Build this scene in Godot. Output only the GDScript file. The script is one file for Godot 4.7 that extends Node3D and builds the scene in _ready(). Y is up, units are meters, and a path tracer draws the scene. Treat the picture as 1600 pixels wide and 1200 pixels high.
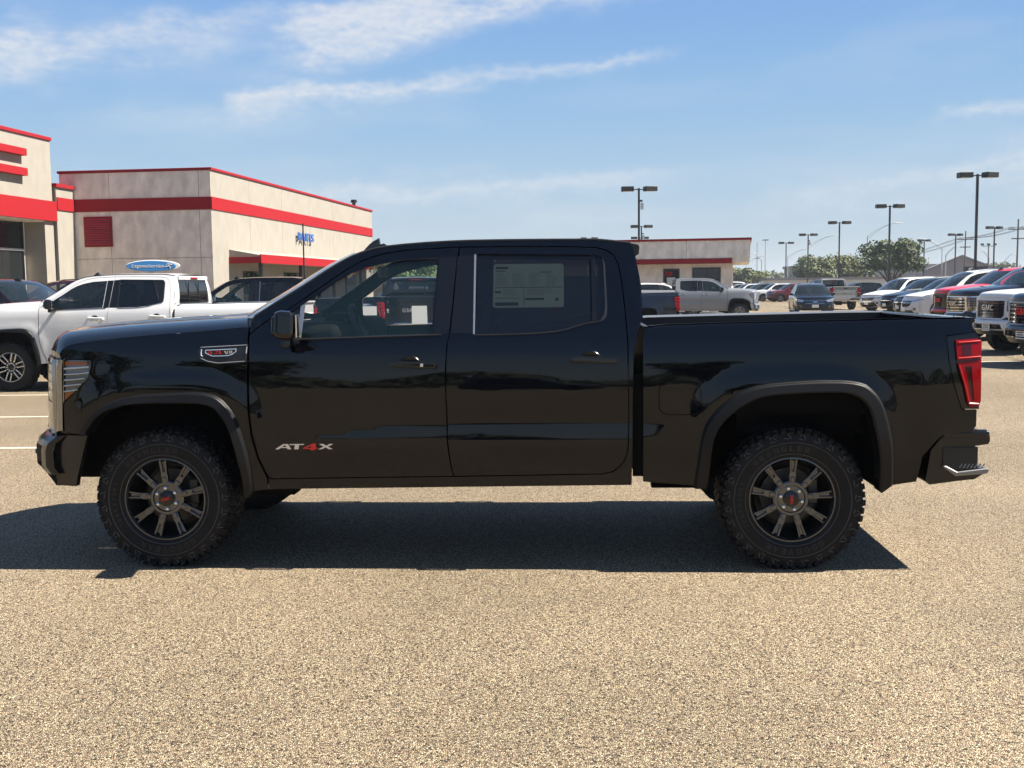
extends Node3D
# A parked black crew-cab pickup on a tan chip-seal dealership lot, midday sun.

# ---------------------------------------------------------------- mesh builder
class MB:
	var v := PackedVector3Array()
	var n := PackedVector3Array()
	var t := PackedVector2Array()
	var c := PackedColorArray()
	var idx := PackedInt32Array()
	var x := Transform3D.IDENTITY
	var col := Color.WHITE
	func add(p: Vector3, nn: Vector3, uv := Vector2.ZERO) -> int:
		v.append(x * p)
		n.append((x.basis.inverse().transposed() * nn).normalized())
		t.append(uv)
		c.append(col)
		return v.size() - 1
	func tri(a: int, b: int, d: int) -> void:
		var g := (v[b] - v[a]).cross(v[d] - v[a])
		if g.dot(n[a] + n[b] + n[d]) > 0.0:
			idx.append(a); idx.append(d); idx.append(b)
		else:
			idx.append(a); idx.append(b); idx.append(d)
	func quad(a: int, b: int, d: int, e: int) -> void:
		tri(a, b, d)
		tri(a, d, e)
	func flat(a: Vector3, b: Vector3, d: Vector3, e: Vector3, nn: Vector3) -> void:
		quad(add(a, nn, Vector2(0, 0)), add(b, nn, Vector2(1, 0)), add(d, nn, Vector2(1, 1)), add(e, nn, Vector2(0, 1)))
	func box(p: Vector3, s: Vector3) -> void:
		var h := s * 0.5
		for ax in 3:
			for sg in [-1.0, 1.0]:
				var nn := Vector3.ZERO
				nn[ax] = sg
				var u := Vector3.ZERO
				var w := Vector3.ZERO
				u[(ax + 1) % 3] = h[(ax + 1) % 3]
				w[(ax + 2) % 3] = h[(ax + 2) % 3]
				var o: Vector3 = p + nn * h[ax]
				flat(o - u - w, o + u - w, o + u + w, o - u + w, nn)
	func rbox(p: Vector3, s: Vector3, b: float) -> void:
		var h := s * 0.5
		b = minf(b, minf(h.x, minf(h.y, h.z)) * 0.98)
		var inner := h - Vector3(b, b, b)
		for ax in 3:
			var a1 := (ax + 1) % 3
			var a2 := (ax + 2) % 3
			for sg in [-1.0, 1.0]:
				var ids := []
				for i in 4:
					for j in 4:
						var q := Vector3.ZERO
						q[ax] = sg * h[ax]
						q[a1] = [-h[a1], -h[a1] + b, h[a1] - b, h[a1]][i]
						q[a2] = [-h[a2], -h[a2] + b, h[a2] - b, h[a2]][j]
						var k := Vector3(clampf(q.x, -inner.x, inner.x), clampf(q.y, -inner.y, inner.y), clampf(q.z, -inner.z, inner.z))
						var dn := (q - k).normalized()
						ids.append(add(p + k + dn * b, dn, Vector2(i, j) / 3.0))
				for i in 3:
					for j in 3:
						quad(ids[i * 4 + j], ids[i * 4 + 4 + j], ids[i * 4 + 5 + j], ids[i * 4 + 1 + j])
	# a curved sheet from a function of (u, v), its normals turned away from the hint
	func grid(nu: int, nv: int, f: Callable, hint: Vector3, toward := false) -> void:
		var ids := PackedInt32Array()
		var e := 0.004
		for i in nu + 1:
			for j in nv + 1:
				var u := float(i) / nu
				var w := float(j) / nv
				var p: Vector3 = f.call(u, w)
				var du: Vector3 = f.call(minf(u + e, 1.0), w) - f.call(maxf(u - e, 0.0), w)
				var dv: Vector3 = f.call(u, minf(w + e, 1.0)) - f.call(u, maxf(w - e, 0.0))
				var nn := du.cross(dv).normalized()
				if nn.length() < 0.5:
					nn = Vector3.UP
				if (nn.dot(p - hint) < 0.0) != toward:
					nn = -nn
				ids.append(add(p, nn, Vector2(u, w)))
		for i in nu:
			for j in nv:
				var a := i * (nv + 1) + j
				quad(ids[a], ids[a + nv + 1], ids[a + nv + 2], ids[a + 1])
	func lathe(prof: Array, segs: int, soft := 0.75, from := 0.0, to := TAU) -> void:
		# profile points (radius, z) revolved round z
		var m := prof.size()
		var sn := []
		for i in m - 1:
			var d: Vector2 = prof[i + 1] - prof[i]
			sn.append(Vector2(d.y, -d.x).normalized())
		for i in m - 1:
			var na: Vector2 = sn[i]
			var nb: Vector2 = sn[i]
			if i > 0 and sn[i].dot(sn[i - 1]) > soft:
				na = (sn[i] + sn[i - 1]).normalized()
			if i < m - 2 and sn[i].dot(sn[i + 1]) > soft:
				nb = (sn[i] + sn[i + 1]).normalized()
			var prev := [0, 0]
			for k in segs + 1:
				var a := from + (to - from) * k / segs
				var d := Vector3(cos(a), sin(a), 0)
				var i0 := add(d * prof[i].x + Vector3(0, 0, prof[i].y), d * na.x + Vector3(0, 0, na.y), Vector2(float(k) / segs, float(i) / m))
				var i1 := add(d * prof[i + 1].x + Vector3(0, 0, prof[i + 1].y), d * nb.x + Vector3(0, 0, nb.y), Vector2(float(k) / segs, float(i + 1) / m))
				if k > 0:
					quad(prev[0], i0, i1, prev[1])
				prev = [i0, i1]
	func tube(path: Array, r0: float, r1: float, segs := 8, caps := true) -> void:
		var m := path.size()
		var ids := []
		for i in m:
			var d: Vector3 = (path[mini(i + 1, m - 1)] - path[maxi(i - 1, 0)]).normalized()
			var s := d.cross(Vector3.UP)
			if s.length() < 0.05:
				s = d.cross(Vector3.RIGHT)
			s = s.normalized()
			var w := s.cross(d).normalized()
			var r := lerpf(r0, r1, float(i) / (m - 1))
			var ring := []
			for k in segs + 1:
				var a := TAU * k / segs
				var nn := s * cos(a) + w * sin(a)
				ring.append(add(path[i] + nn * r, nn, Vector2(float(k) / segs, float(i))))
			ids.append(ring)
		for i in m - 1:
			for k in segs:
				quad(ids[i][k], ids[i + 1][k], ids[i + 1][k + 1], ids[i][k + 1])
		if caps:
			for e in 2:
				var p: Vector3 = path[0] if e == 0 else path[m - 1]
				var d: Vector3 = (path[0] - path[1]).normalized() if e == 0 else (path[m - 1] - path[m - 2]).normalized()
				var c0 := add(p, d)
				var ring: Array = ids[0] if e == 0 else ids[m - 1]
				for k in segs:
					var a := c0
					var b := v.size()
					v.append(v[ring[k]]); v.append(v[ring[k + 1]])
					for q in 2:
						n.append(n[c0]); t.append(Vector2.ZERO); c.append(col)
					tri(a, b, b + 1)
	# a flat outline (x, y) thickened from z = 0 to z = d, front edge slightly eased
	func prism(poly: PackedVector2Array, d: float, ease := 0.0) -> void:
		var front := poly
		if ease > 0.0:
			var off := Geometry2D.offset_polygon(poly, -ease, Geometry2D.JOIN_MITER)
			if off.size() == 1 and off[0].size() == poly.size():
				front = off[0]
			else:
				ease = 0.0
		for side in 2:
			var q := front if side == 0 else poly
			var tr := Geometry2D.triangulate_polygon(q)
			var ids := []
			for p in q:
				ids.append(add(Vector3(p.x, p.y, d if side == 0 else 0.0), Vector3(0, 0, 1 if side == 0 else -1), p))
			for k in range(0, tr.size(), 3):
				tri(ids[tr[k]], ids[tr[k + 1]], ids[tr[k + 2]])
		var sg := -1.0 if Geometry2D.is_polygon_clockwise(poly) else 1.0
		for i in poly.size():
			var a := poly[i]
			var b := poly[(i + 1) % poly.size()]
			var e := (b - a).normalized()
			var nn := Vector3(e.y, -e.x, 0) * sg
			flat(Vector3(a.x, a.y, 0), Vector3(b.x, b.y, 0), Vector3(b.x, b.y, d - ease), Vector3(a.x, a.y, d - ease), nn)
		if ease > 0.0:
			# the eased rim joins nearest corners of the two outlines
			for i in poly.size():
				var a := poly[i]
				var b := poly[(i + 1) % poly.size()]
				var fa := a
				var fb := b
				var da := 1e9
				var db := 1e9
				for q in front:
					if q.distance_squared_to(a) < da:
						da = q.distance_squared_to(a); fa = q
					if q.distance_squared_to(b) < db:
						db = q.distance_squared_to(b); fb = q
				var e := (b - a).normalized()
				var nn := (Vector3(e.y, -e.x, 0) * sg + Vector3(0, 0, 1)).normalized()
				flat(Vector3(a.x, a.y, d - ease), Vector3(b.x, b.y, d - ease), Vector3(fb.x, fb.y, d), Vector3(fa.x, fa.y, d), nn)
	# an outline in (x, y) laid on the surface z = f(x, y), holes cut out, rim turned in by flange
	func skin(outline: PackedVector2Array, holes: Array, f: Callable, step: float, flange := 0.02) -> void:
		var lo := outline[0]
		var hi := outline[0]
		for p in outline:
			lo = lo.min(p)
			hi = hi.max(p)
		var nx := maxi(1, ceili((hi.x - lo.x) / step))
		var ny := maxi(1, ceili((hi.y - lo.y) / step))
		var sx := (hi.x - lo.x) / nx
		var sy := (hi.y - lo.y) / ny
		for i in nx:
			for j in ny:
				var a := lo + Vector2(i * sx, j * sy)
				var pieces: Array = Geometry2D.intersect_polygons(PackedVector2Array([a, a + Vector2(sx, 0), a + Vector2(sx, sy), a + Vector2(0, sy)]), outline)
				for h in holes:
					var next := []
					for q in pieces:
						next.append_array(Geometry2D.clip_polygons(q, h))
					pieces = next
				for q in pieces:
					if q.size() < 3:
						continue
					var tr := Geometry2D.triangulate_polygon(q)
					if tr.is_empty():
						continue
					var ids := []
					for p in q:
						ids.append(add(Vector3(p.x, p.y, f.call(p.x, p.y)), snorm(f, p), p))
					for k in range(0, tr.size(), 3):
						tri(ids[tr[k]], ids[tr[k + 1]], ids[tr[k + 2]])
		if flange > 0.0:
			rim(outline, f, step, flange, 1.0)
			for h in holes:
				rim(h, f, step, flange, -1.0, outline)
	func snorm(f: Callable, p: Vector2) -> Vector3:
		var e := 0.006
		return Vector3(-(f.call(p.x + e, p.y) - f.call(p.x - e, p.y)) / (2 * e), -(f.call(p.x, p.y + e) - f.call(p.x, p.y - e)) / (2 * e), 1.0).normalized()
	func rim(poly: PackedVector2Array, f: Callable, step: float, depth: float, way: float, inside := PackedVector2Array()) -> void:
		var sg := (-1.0 if Geometry2D.is_polygon_clockwise(poly) else 1.0) * way
		for i in poly.size():
			var a := poly[i]
			var b := poly[(i + 1) % poly.size()]
			if inside.size() and not Geometry2D.is_point_in_polygon((a + b) * 0.5, inside):
				continue
			var m := maxi(1, ceili(a.distance_to(b) / step))
			var e := (b - a).normalized()
			var out := Vector3(e.y, -e.x, 0) * sg
			var last := []
			for k in m + 1:
				var p := a.lerp(b, float(k) / m)
				var z: float = f.call(p.x, p.y)
				var s := snorm(f, p)
				var r := minf(0.004, depth * 0.3)
				var ids := [add(Vector3(p.x, p.y, z), (s + out * 0.6).normalized(), p), add(Vector3(p.x, p.y, z - r), (out + s * 0.2).normalized(), p), add(Vector3(p.x, p.y, z - depth), out, p)]
				if k > 0:
					quad(last[0], ids[0], ids[1], last[1])
					quad(last[1], ids[1], ids[2], last[2])
				last = ids
	func append(m: Mesh, xf: Transform3D) -> void:
		for s in m.get_surface_count():
			var ar := m.surface_get_arrays(s)
			var vs: PackedVector3Array = ar[Mesh.ARRAY_VERTEX]
			var ns: PackedVector3Array = ar[Mesh.ARRAY_NORMAL]
			var old := x
			x = old * xf
			var base := v.size()
			for i in vs.size():
				add(vs[i], ns[i])
			x = old
			if ar[Mesh.ARRAY_INDEX] != null:
				var id: PackedInt32Array = ar[Mesh.ARRAY_INDEX]
				for k in range(0, id.size(), 3):
					tri(base + id[k], base + id[k + 1], base + id[k + 2])
			else:
				for k in range(0, vs.size(), 3):
					tri(base + k, base + k + 1, base + k + 2)
	func mesh() -> ArrayMesh:
		var ar := []
		ar.resize(Mesh.ARRAY_MAX)
		ar[Mesh.ARRAY_VERTEX] = v
		ar[Mesh.ARRAY_NORMAL] = n
		ar[Mesh.ARRAY_TEX_UV] = t
		ar[Mesh.ARRAY_TEX_UV2] = t
		ar[Mesh.ARRAY_COLOR] = c
		ar[Mesh.ARRAY_INDEX] = idx
		var m := ArrayMesh.new()
		m.add_surface_from_arrays(Mesh.PRIMITIVE_TRIANGLES, ar)
		return m

# ---------------------------------------------------------------- small helpers
var taken := {}
var mats := {}
var rng := RandomNumberGenerator.new()
const MIRROR := Transform3D(Vector3(1, 0, 0), Vector3(0, 1, 0), Vector3(0, 0, -1), Vector3.ZERO)

func V2(a: Array) -> PackedVector2Array:
	var p := PackedVector2Array()
	for i in range(0, a.size(), 2):
		p.append(Vector2(a[i], a[i + 1]))
	return p

func shrink(p: PackedVector2Array, d: float) -> PackedVector2Array:
	var r := Geometry2D.offset_polygon(p, d, Geometry2D.JOIN_MITER)
	return r[0] if r.size() else p

# Catmull-Rom through the points, k pieces a span
func sm(p: PackedVector2Array, k := 4) -> PackedVector2Array:
	var o := PackedVector2Array()
	for i in p.size() - 1:
		var a := p[maxi(i - 1, 0)]
		var d := p[mini(i + 2, p.size() - 1)]
		for j in k:
			o.append(p[i].cubic_interpolate(p[i + 1], a, d, float(j) / k))
	o.append(p[p.size() - 1])
	return o

func at_len(p: PackedVector2Array, u: float) -> Vector2:
	var total := 0.0
	for i in p.size() - 1:
		total += p[i].distance_to(p[i + 1])
	var want := clampf(u, 0, 1) * total
	for i in p.size() - 1:
		var d := p[i].distance_to(p[i + 1])
		if want <= d or i == p.size() - 2:
			return p[i].lerp(p[i + 1], clampf(want / maxf(d, 1e-6), 0, 1))
		want -= d
	return p[p.size() - 1]

func curve_at(p: PackedVector2Array, u: float) -> Vector2:
	var s := clampf(u, 0, 1) * (p.size() - 1)
	var i := mini(int(s), p.size() - 2)
	return p[i].cubic_interpolate(p[i + 1], p[maxi(i - 1, 0)], p[mini(i + 2, p.size() - 1)], s - i)

func table(xs: Array, x: float) -> float:
	# pairs x, y with smooth steps between them
	if x <= xs[0]:
		return xs[1]
	for i in range(0, xs.size() - 2, 2):
		if x <= xs[i + 2]:
			return lerpf(xs[i + 1], xs[i + 3], (x - xs[i]) / (xs[i + 2] - xs[i]))
	return xs[xs.size() - 1]

# monotone smooth version
func smooth_table(xs: Array, x: float) -> float:
	var m := xs.size() / 2
	if x <= xs[0]:
		return xs[1]
	if x >= xs[2 * m - 2]:
		return xs[2 * m - 1]
	for i in m - 1:
		var x0: float = xs[2 * i]
		var x1: float = xs[2 * i + 2]
		if x <= x1:
			var y0: float = xs[2 * i + 1]
			var y1: float = xs[2 * i + 3]
			var sl := (y1 - y0) / (x1 - x0)
			var s0 := sl
			var s1 := sl
			if i > 0:
				s0 = (y1 - xs[2 * i - 1]) / (x1 - xs[2 * i - 2])
			if i < m - 2:
				s1 = (xs[2 * i + 5] - y0) / (xs[2 * i + 4] - x0)
			var h := x1 - x0
			var t := (x - x0) / h
			return (2 * t * t * t - 3 * t * t + 1) * y0 + (t * t * t - 2 * t * t + t) * h * s0 + (-2 * t * t * t + 3 * t * t) * y1 + (t * t * t - t * t) * h * s1
	return xs[2 * m - 1]

func lin(r: float, g: float, b: float, a := 1.0) -> Color:
	var c := Color(r, g, b).linear_to_srgb()
	c.a = a
	return c

func mat(key: String, c: Color, rough: float, metal := 0.0, spec := 0.5) -> StandardMaterial3D:
	if mats.has(key):
		return mats[key]
	var m := StandardMaterial3D.new()
	m.resource_name = key
	m.albedo_color = c
	m.roughness = rough
	m.metallic = metal
	m.metallic_specular = spec
	if c.a < 1.0:
		m.transparency = BaseMaterial3D.TRANSPARENCY_ALPHA
	mats[key] = m
	return m

func numbered(called: String) -> String:
	var k: int = taken.get(called, 0)
	taken[called] = k + 1
	return called if k == 0 else "%s_%03d" % [called, k]

func tag(o: Node, label: String, category := "", group := "", kind := "") -> void:
	o.set_meta("label", label)
	if category:
		o.set_meta("category", category)
	if group:
		o.set_meta("group", group)
	if kind:
		o.set_meta("kind", kind)

func thing(called: String, at: Vector3, turn: float, label: String, category: String, group := "") -> Node3D:
	var o := Node3D.new()
	o.name = numbered(called)
	add_child(o)
	o.position = at
	o.rotation.y = turn
	tag(o, label, category, group)
	return o

func part(parent: Node, called: String, m: Mesh, material: Material, kind := "") -> MeshInstance3D:
	var o := MeshInstance3D.new()
	o.name = called if parent != self else numbered(called)
	o.mesh = m
	o.material_override = material
	parent.add_child(o, true)
	if kind:
		o.set_meta("kind", kind)
	return o

func boxm(p: Vector3, s: Vector3, b := 0.0) -> ArrayMesh:
	var mb := MB.new()
	if b > 0.0:
		mb.rbox(p, s, b)
	else:
		mb.box(p, s)
	return mb.mesh()

var fonts := {}
func words(s: String, size: float, depth: float, bold := true, serif := false) -> TextMesh:
	var key := "s" if serif else "d"
	if not fonts.has(key):
		var f := SystemFont.new()
		f.font_names = PackedStringArray(["Droid Serif" if serif else "Droid Sans"])
		f.font_weight = 700
		fonts[key] = f
	var t := TextMesh.new()
	t.text = s
	t.font = fonts[key]
	t.font_size = 32
	t.pixel_size = size / 23.0
	t.depth = depth
	t.curve_step = 1.0
	return t

# lettering as a plain mesh, its middle at the origin, facing +z, scaled to width w and height h
func lettering(s: String, w: float, h: float, depth := 0.004, slant := 0.0, serif := false) -> MB:
	var tm := words(s, 0.1, 0.02, true, serif)
	var bb := tm.get_aabb()
	var mb := MB.new()
	var sc := Vector3(w / bb.size.x, h / bb.size.y, depth / bb.size.z)
	var b := Basis.from_scale(sc)
	b = Basis(Vector3(1, 0, 0), Vector3(slant, 1, 0), Vector3(0, 0, 1)) * b
	mb.append(tm, Transform3D(b, b * -bb.get_center()))
	return mb

const EXPOSURE := 3.0
func sky_and_camera() -> void:
	var cam := Camera3D.new()
	cam.name = "camera"
	cam.fov = 39.1
	cam.near = 0.05
	cam.far = 4000.0
	cam.transform = Transform3D(Basis(Vector3.RIGHT, -0.0895) * Basis(Vector3.BACK, -0.0112), Vector3(0, 1.67, 0))
	add_child(cam)
	var sun := DirectionalLight3D.new()
	sun.name = "sun"
	sun.light_energy = 1.6
	sun.light_color = Color(1.0, 0.97, 0.915)
	sun.light_angular_distance = 0.5
	sun.shadow_enabled = true
	var to_sun := Vector3(0.73, 1.0, 0.05).normalized()
	sun.transform = Transform3D(Basis.looking_at(-to_sun, Vector3.FORWARD), Vector3(0, 30, 0))
	add_child(sun)
	var env := Environment.new()
	env.tonemap_mode = Environment.TONE_MAPPER_LINEAR
	env.tonemap_exposure = EXPOSURE
	env.background_mode = Environment.BG_SKY
	env.fog_enabled = true
	env.fog_density = 0.00028
	env.fog_light_color = Color(0.86, 0.90, 0.95)
	env.sdfgi_enabled = true
	env.ssao_enabled = true
	env.ssil_enabled = true
	var pano := PanoramaSkyMaterial.new()
	pano.panorama = ImageTexture.create_from_image(sky_image())
	var sky := Sky.new()
	sky.sky_material = pano
	env.sky = sky
	var we := WorldEnvironment.new()
	we.name = "world_environment"
	we.environment = env
	add_child(we)

# wisps of high cloud: azimuth and elevation of both ends (degrees), half thickness at both ends, strength at both ends
var WISPS := [
	[-27.0, 10.9, -12.3, 13.3, 1.35, 1.0, 0.95, 0.4], [-36.0, 10.2, -27.0, 10.9, 1.2, 1.3, 0.3, 0.7],
	[-9.9, 13.0, 4.5, 15.0, 1.3, 0.7, 0.98, 0.75], [-10.2, 13.3, -3.0, 14.2, 0.9, 0.9, 0.6, 0.8], [4.5, 15.0, 14.0, 16.4, 0.7, 0.5, 0.75, 0.2],
	[-14.0, 10.7, -6.0, 12.3, 0.5, 0.9, 0.08, 0.5], [-13.2, 9.5, -3.0, 10.5, 0.7, 0.6, 0.95, 0.7], [-3.0, 10.5, 7.2, 11.6, 0.5, 0.32, 0.5, 0.62],
	[-21.0, 8.2, -12.0, 9.2, 0.7, 0.9, 0.1, 0.35], [-9.8, 4.7, 7.2, 5.7, 0.8, 0.5, 0.6, 0.5], [-6.0, 6.0, -1.0, 6.2, 0.5, 0.5, 0.14, 0.14],
	[22.4, 8.1, 30.0, 8.5, 0.3, 0.6, 0.6, 0.4], [15.0, 4.4, 30.0, 6.2, 0.7, 1.6, 0.35, 0.6], [1.0, 3.4, 8.0, 3.7, 0.5, 0.4, 0.2, 0.12],
	[-60.0, 22.0, -20.0, 28.0, 2.0, 1.2, 0.5, 0.2], [20.0, 24.0, 70.0, 30.0, 1.2, 2.0, 0.3, 0.5], [60.0, 12.0, 110.0, 9.0, 1.3, 1.0, 0.5, 0.3],
	[-120.0, 14.0, -70.0, 12.0, 1.2, 1.5, 0.3, 0.5], [120.0, 20.0, 175.0, 25.0, 1.5, 1.5, 0.4, 0.4], [-175.0, 10.0, -130.0, 16.0, 1.5, 1.5, 0.3, 0.5]]

func sky_image() -> Image:
	var w := 4096
	var h := 2048
	var nz := FastNoiseLite.new()
	nz.seed = 11
	nz.frequency = 1.0
	nz.fractal_octaves = 4
	nz.noise_type = FastNoiseLite.TYPE_SIMPLEX_SMOOTH
	var fine := FastNoiseLite.new()
	fine.seed = 5
	fine.frequency = 1.0
	fine.fractal_octaves = 4
	fine.noise_type = FastNoiseLite.TYPE_SIMPLEX_SMOOTH
	var data := PackedFloat32Array()
	data.resize(w * h * 3)
	var k := 1.0 / EXPOSURE
	var ground := Color(0.30, 0.22, 0.14) * k
	for y in h:
		var el := 90.0 - (y + 0.5) / h * 180.0
		var o := y * w * 3
		if el <= 0.0:
			for x in w:
				data[o] = ground.r; data[o + 1] = ground.g; data[o + 2] = ground.b
				o += 3
			continue
		var r := smooth_table([0.0, 0.56, 2.0, 0.53, 5.0, 0.44, 9.0, 0.325, 14.5, 0.235, 30.0, 0.185, 60.0, 0.16, 90.0, 0.16], el) * k
		var g := smooth_table([0.0, 0.64, 2.0, 0.635, 5.0, 0.60, 9.0, 0.53, 14.5, 0.435, 30.0, 0.335, 60.0, 0.27, 90.0, 0.265], el) * k
		var b := smooth_table([0.0, 0.69, 2.0, 0.715, 5.0, 0.76, 9.0, 0.78, 14.5, 0.775, 30.0, 0.63, 60.0, 0.50, 90.0, 0.49], el) * k
		var near := []
		for s in WISPS:
			if el > minf(s[1], s[3]) - 3.2 * maxf(s[4], s[5]) and el < maxf(s[1], s[3]) + 3.2 * maxf(s[4], s[5]):
				near.append(s)
		for x in w:
			var a := 0.0
			var az := fposmod((x + 0.5) / w + 0.5, 1.0) * 360.0 - 180.0
			for s in near:
				var u: float = (az - s[0]) / (s[2] - s[0])
				if u < -0.3 or u > 1.3:
					continue
				var uc := clampf(u, 0.0, 1.0)
				var half: float = 0.86 * lerpf(s[4], s[5], uc)
				var d: float = el - lerpf(s[1], s[3], u)
				if absf(d) > half * 3.0:
					continue
				d += 0.55 * half * nz.get_noise_2d(az * 0.16 + s[0], el * 0.45) * 2.0 + 0.25 * fine.get_noise_2d(az * 0.9, el * 1.6)
				var q := d / half
				# sharper on the upper side, trailing off below
				var fall := exp(-q * q * (1.7 if q > 0.0 else 0.8))
				var ends := smoothstep(-0.22, 0.03, u + 0.10 * nz.get_noise_2d(az * 0.5, el * 1.1)) * (1.0 - smoothstep(0.85, 1.25, u))
				var tex: float = 0.86 + 0.45 * fine.get_noise_2d(az * 0.55 - el * 1.3, el * 2.6 + az * 0.12) + 0.42 * fine.get_noise_2d(az * 1.8 - el * 3.4, el * 7.0 - az * 0.3)
				var v: float = lerpf(s[6], s[7], uc) * fall * ends * clampf(tex, 0.12, 1.2)
				a = 1.0 - (1.0 - a) * (1.0 - clampf(v, 0.0, 1.0))
			if el < 32.0 and el > 0.5:
				var veil := nz.get_noise_2d(az * 0.05 + 40.0, el * 0.22)
				a = maxf(a, a + (1.0 - a) * clampf(veil * 0.28, 0.0, 0.16))
			a *= 0.82
			data[o] = r + (0.80 * k - r) * a
			data[o + 1] = g + (0.82 * k - g) * a
			data[o + 2] = b + (0.85 * k - b) * a
			o += 3
	return Image.create_from_data(w, h, false, Image.FORMAT_RGBF, data.to_byte_array())

# ---------------------------------------------------------------- ground
func chip_seal() -> StandardMaterial3D:
	var n := 1024
	var fd := FastNoiseLite.new()
	fd.noise_type = FastNoiseLite.TYPE_CELLULAR
	fd.cellular_return_type = FastNoiseLite.RETURN_DISTANCE2_SUB
	fd.cellular_jitter = 1.0
	fd.frequency = 0.2
	fd.fractal_type = FastNoiseLite.FRACTAL_NONE
	fd.seed = 3
	var fv: FastNoiseLite = fd.duplicate()
	fv.cellular_return_type = FastNoiseLite.RETURN_CELL_VALUE
	var edge := fd.get_seamless_image(n, n, false, false, 0.012)
	var cell := fv.get_seamless_image(n, n, false, false, 0.012)
	edge.convert(Image.FORMAT_L8)
	cell.convert(Image.FORMAT_L8)
	var e := edge.get_data()
	var c := cell.get_data()
	var stones := [Color(0.43, 0.340, 0.205), Color(0.29, 0.205, 0.115), Color(0.52, 0.44, 0.29), Color(0.28, 0.18, 0.115), Color(0.36, 0.275, 0.16), Color(0.13, 0.095, 0.062), Color(0.46, 0.37, 0.225), Color(0.21, 0.17, 0.125)]
	var ramp := []
	for i in 256:
		var q: Color = stones[(i * 7 + i / 5) % stones.size()]
		var grey := (q.r + q.g + q.b) / 3.0
		q = q.lerp(Color(grey * 1.05, grey * 0.98, grey * 0.95), 0.14)
		ramp.append(q * (0.72 + 0.62 * float((i * 37) % 101) / 100.0))
	var out := PackedByteArray()
	out.resize(n * n * 3)
	var gap := Color(0.014, 0.0105, 0.0065)
	var gamma := PackedByteArray()
	gamma.resize(1024)
	for i in 1024:
		gamma[i] = int(clampf(Color(i / 1023.0, 0, 0).linear_to_srgb().r * 255.0, 0, 255))
	var lut := []
	for i in 256:
		lut.append(smoothstep(0.09, 0.30, i / 255.0))
	for i in n * n:
		var k: float = lut[e[i]]
		var q: Color = ramp[c[i]]
		out[i * 3] = gamma[int((gap.r + (q.r - gap.r) * k) * 1023.0)]
		out[i * 3 + 1] = gamma[int((gap.g + (q.g - gap.g) * k) * 1023.0)]
		out[i * 3 + 2] = gamma[int((gap.b + (q.b - gap.b) * k) * 1023.0)]
	var m := mat("chip_seal", Color.WHITE, 0.8, 0.0, 0.35)
	m.albedo_texture = ImageTexture.create_from_image(Image.create_from_data(n, n, false, Image.FORMAT_RGB8, out))
	m.uv1_scale = Vector3(0.64, 0.64, 0.64)
	var bump := edge.duplicate()
	bump.convert(Image.FORMAT_RGBA8)
	bump.bump_map_to_normal_map(2.0)
	m.normal_enabled = true
	m.normal_texture = ImageTexture.create_from_image(bump)
	m.normal_scale = 0.5
	# broad wear: slow light and dark drifts, multiplied over the stones
	var fb := FastNoiseLite.new()
	fb.seed = 8
	fb.frequency = 0.010
	fb.fractal_octaves = 5
	var wear := fb.get_seamless_image(512, 512)
	wear.convert(Image.FORMAT_L8)
	var wd := wear.get_data()
	var wo := PackedByteArray()
	wo.resize(512 * 512 * 3)
	for i in 512 * 512:
		var k: float = 0.90 + 0.10 * clampf((wd[i] / 255.0 - 0.2) / 0.6, 0, 1)
		wo[i * 3] = int(255 * k)
		wo[i * 3 + 1] = int(255 * k * 0.995)
		wo[i * 3 + 2] = int(255 * k * (0.97 + 0.03 * k))
	m.detail_enabled = true
	m.detail_blend_mode = BaseMaterial3D.BLEND_MODE_MUL
	m.detail_uv_layer = BaseMaterial3D.DETAIL_UV_2
	m.detail_albedo = ImageTexture.create_from_image(Image.create_from_data(512, 512, false, Image.FORMAT_RGB8, wo))
	m.uv2_scale = Vector3(0.06, 0.06, 0.06)
	return m

func sheet(called: String, a: Vector2, b: Vector2, y: float, m: Material) -> MeshInstance3D:
	var mb := MB.new()
	var ids := []
	for q in [Vector2(a.x, a.y), Vector2(b.x, a.y), Vector2(b.x, b.y), Vector2(a.x, b.y)]:
		ids.append(mb.add(Vector3(q.x, y, q.y), Vector3.UP, q))
	mb.quad(ids[0], ids[1], ids[2], ids[3])
	var o := part(self, called, mb.mesh(), m)
	o.set_meta("kind", "structure")
	return o

const SLOPE := 0.055
func slope_foot(z: float) -> float:
	return 11.3 - 0.252 * (z + 25.1)

# set a vehicle of the right-hand row on the slope
func tilt(o: Node3D) -> void:
	var y := maxf(0.0, o.position.x - slope_foot(o.position.z)) * SLOPE + 0.006
	o.transform = Transform3D(Basis(Vector3.BACK, SLOPE) * o.transform.basis, o.position + Vector3(0, y, 0))

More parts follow.
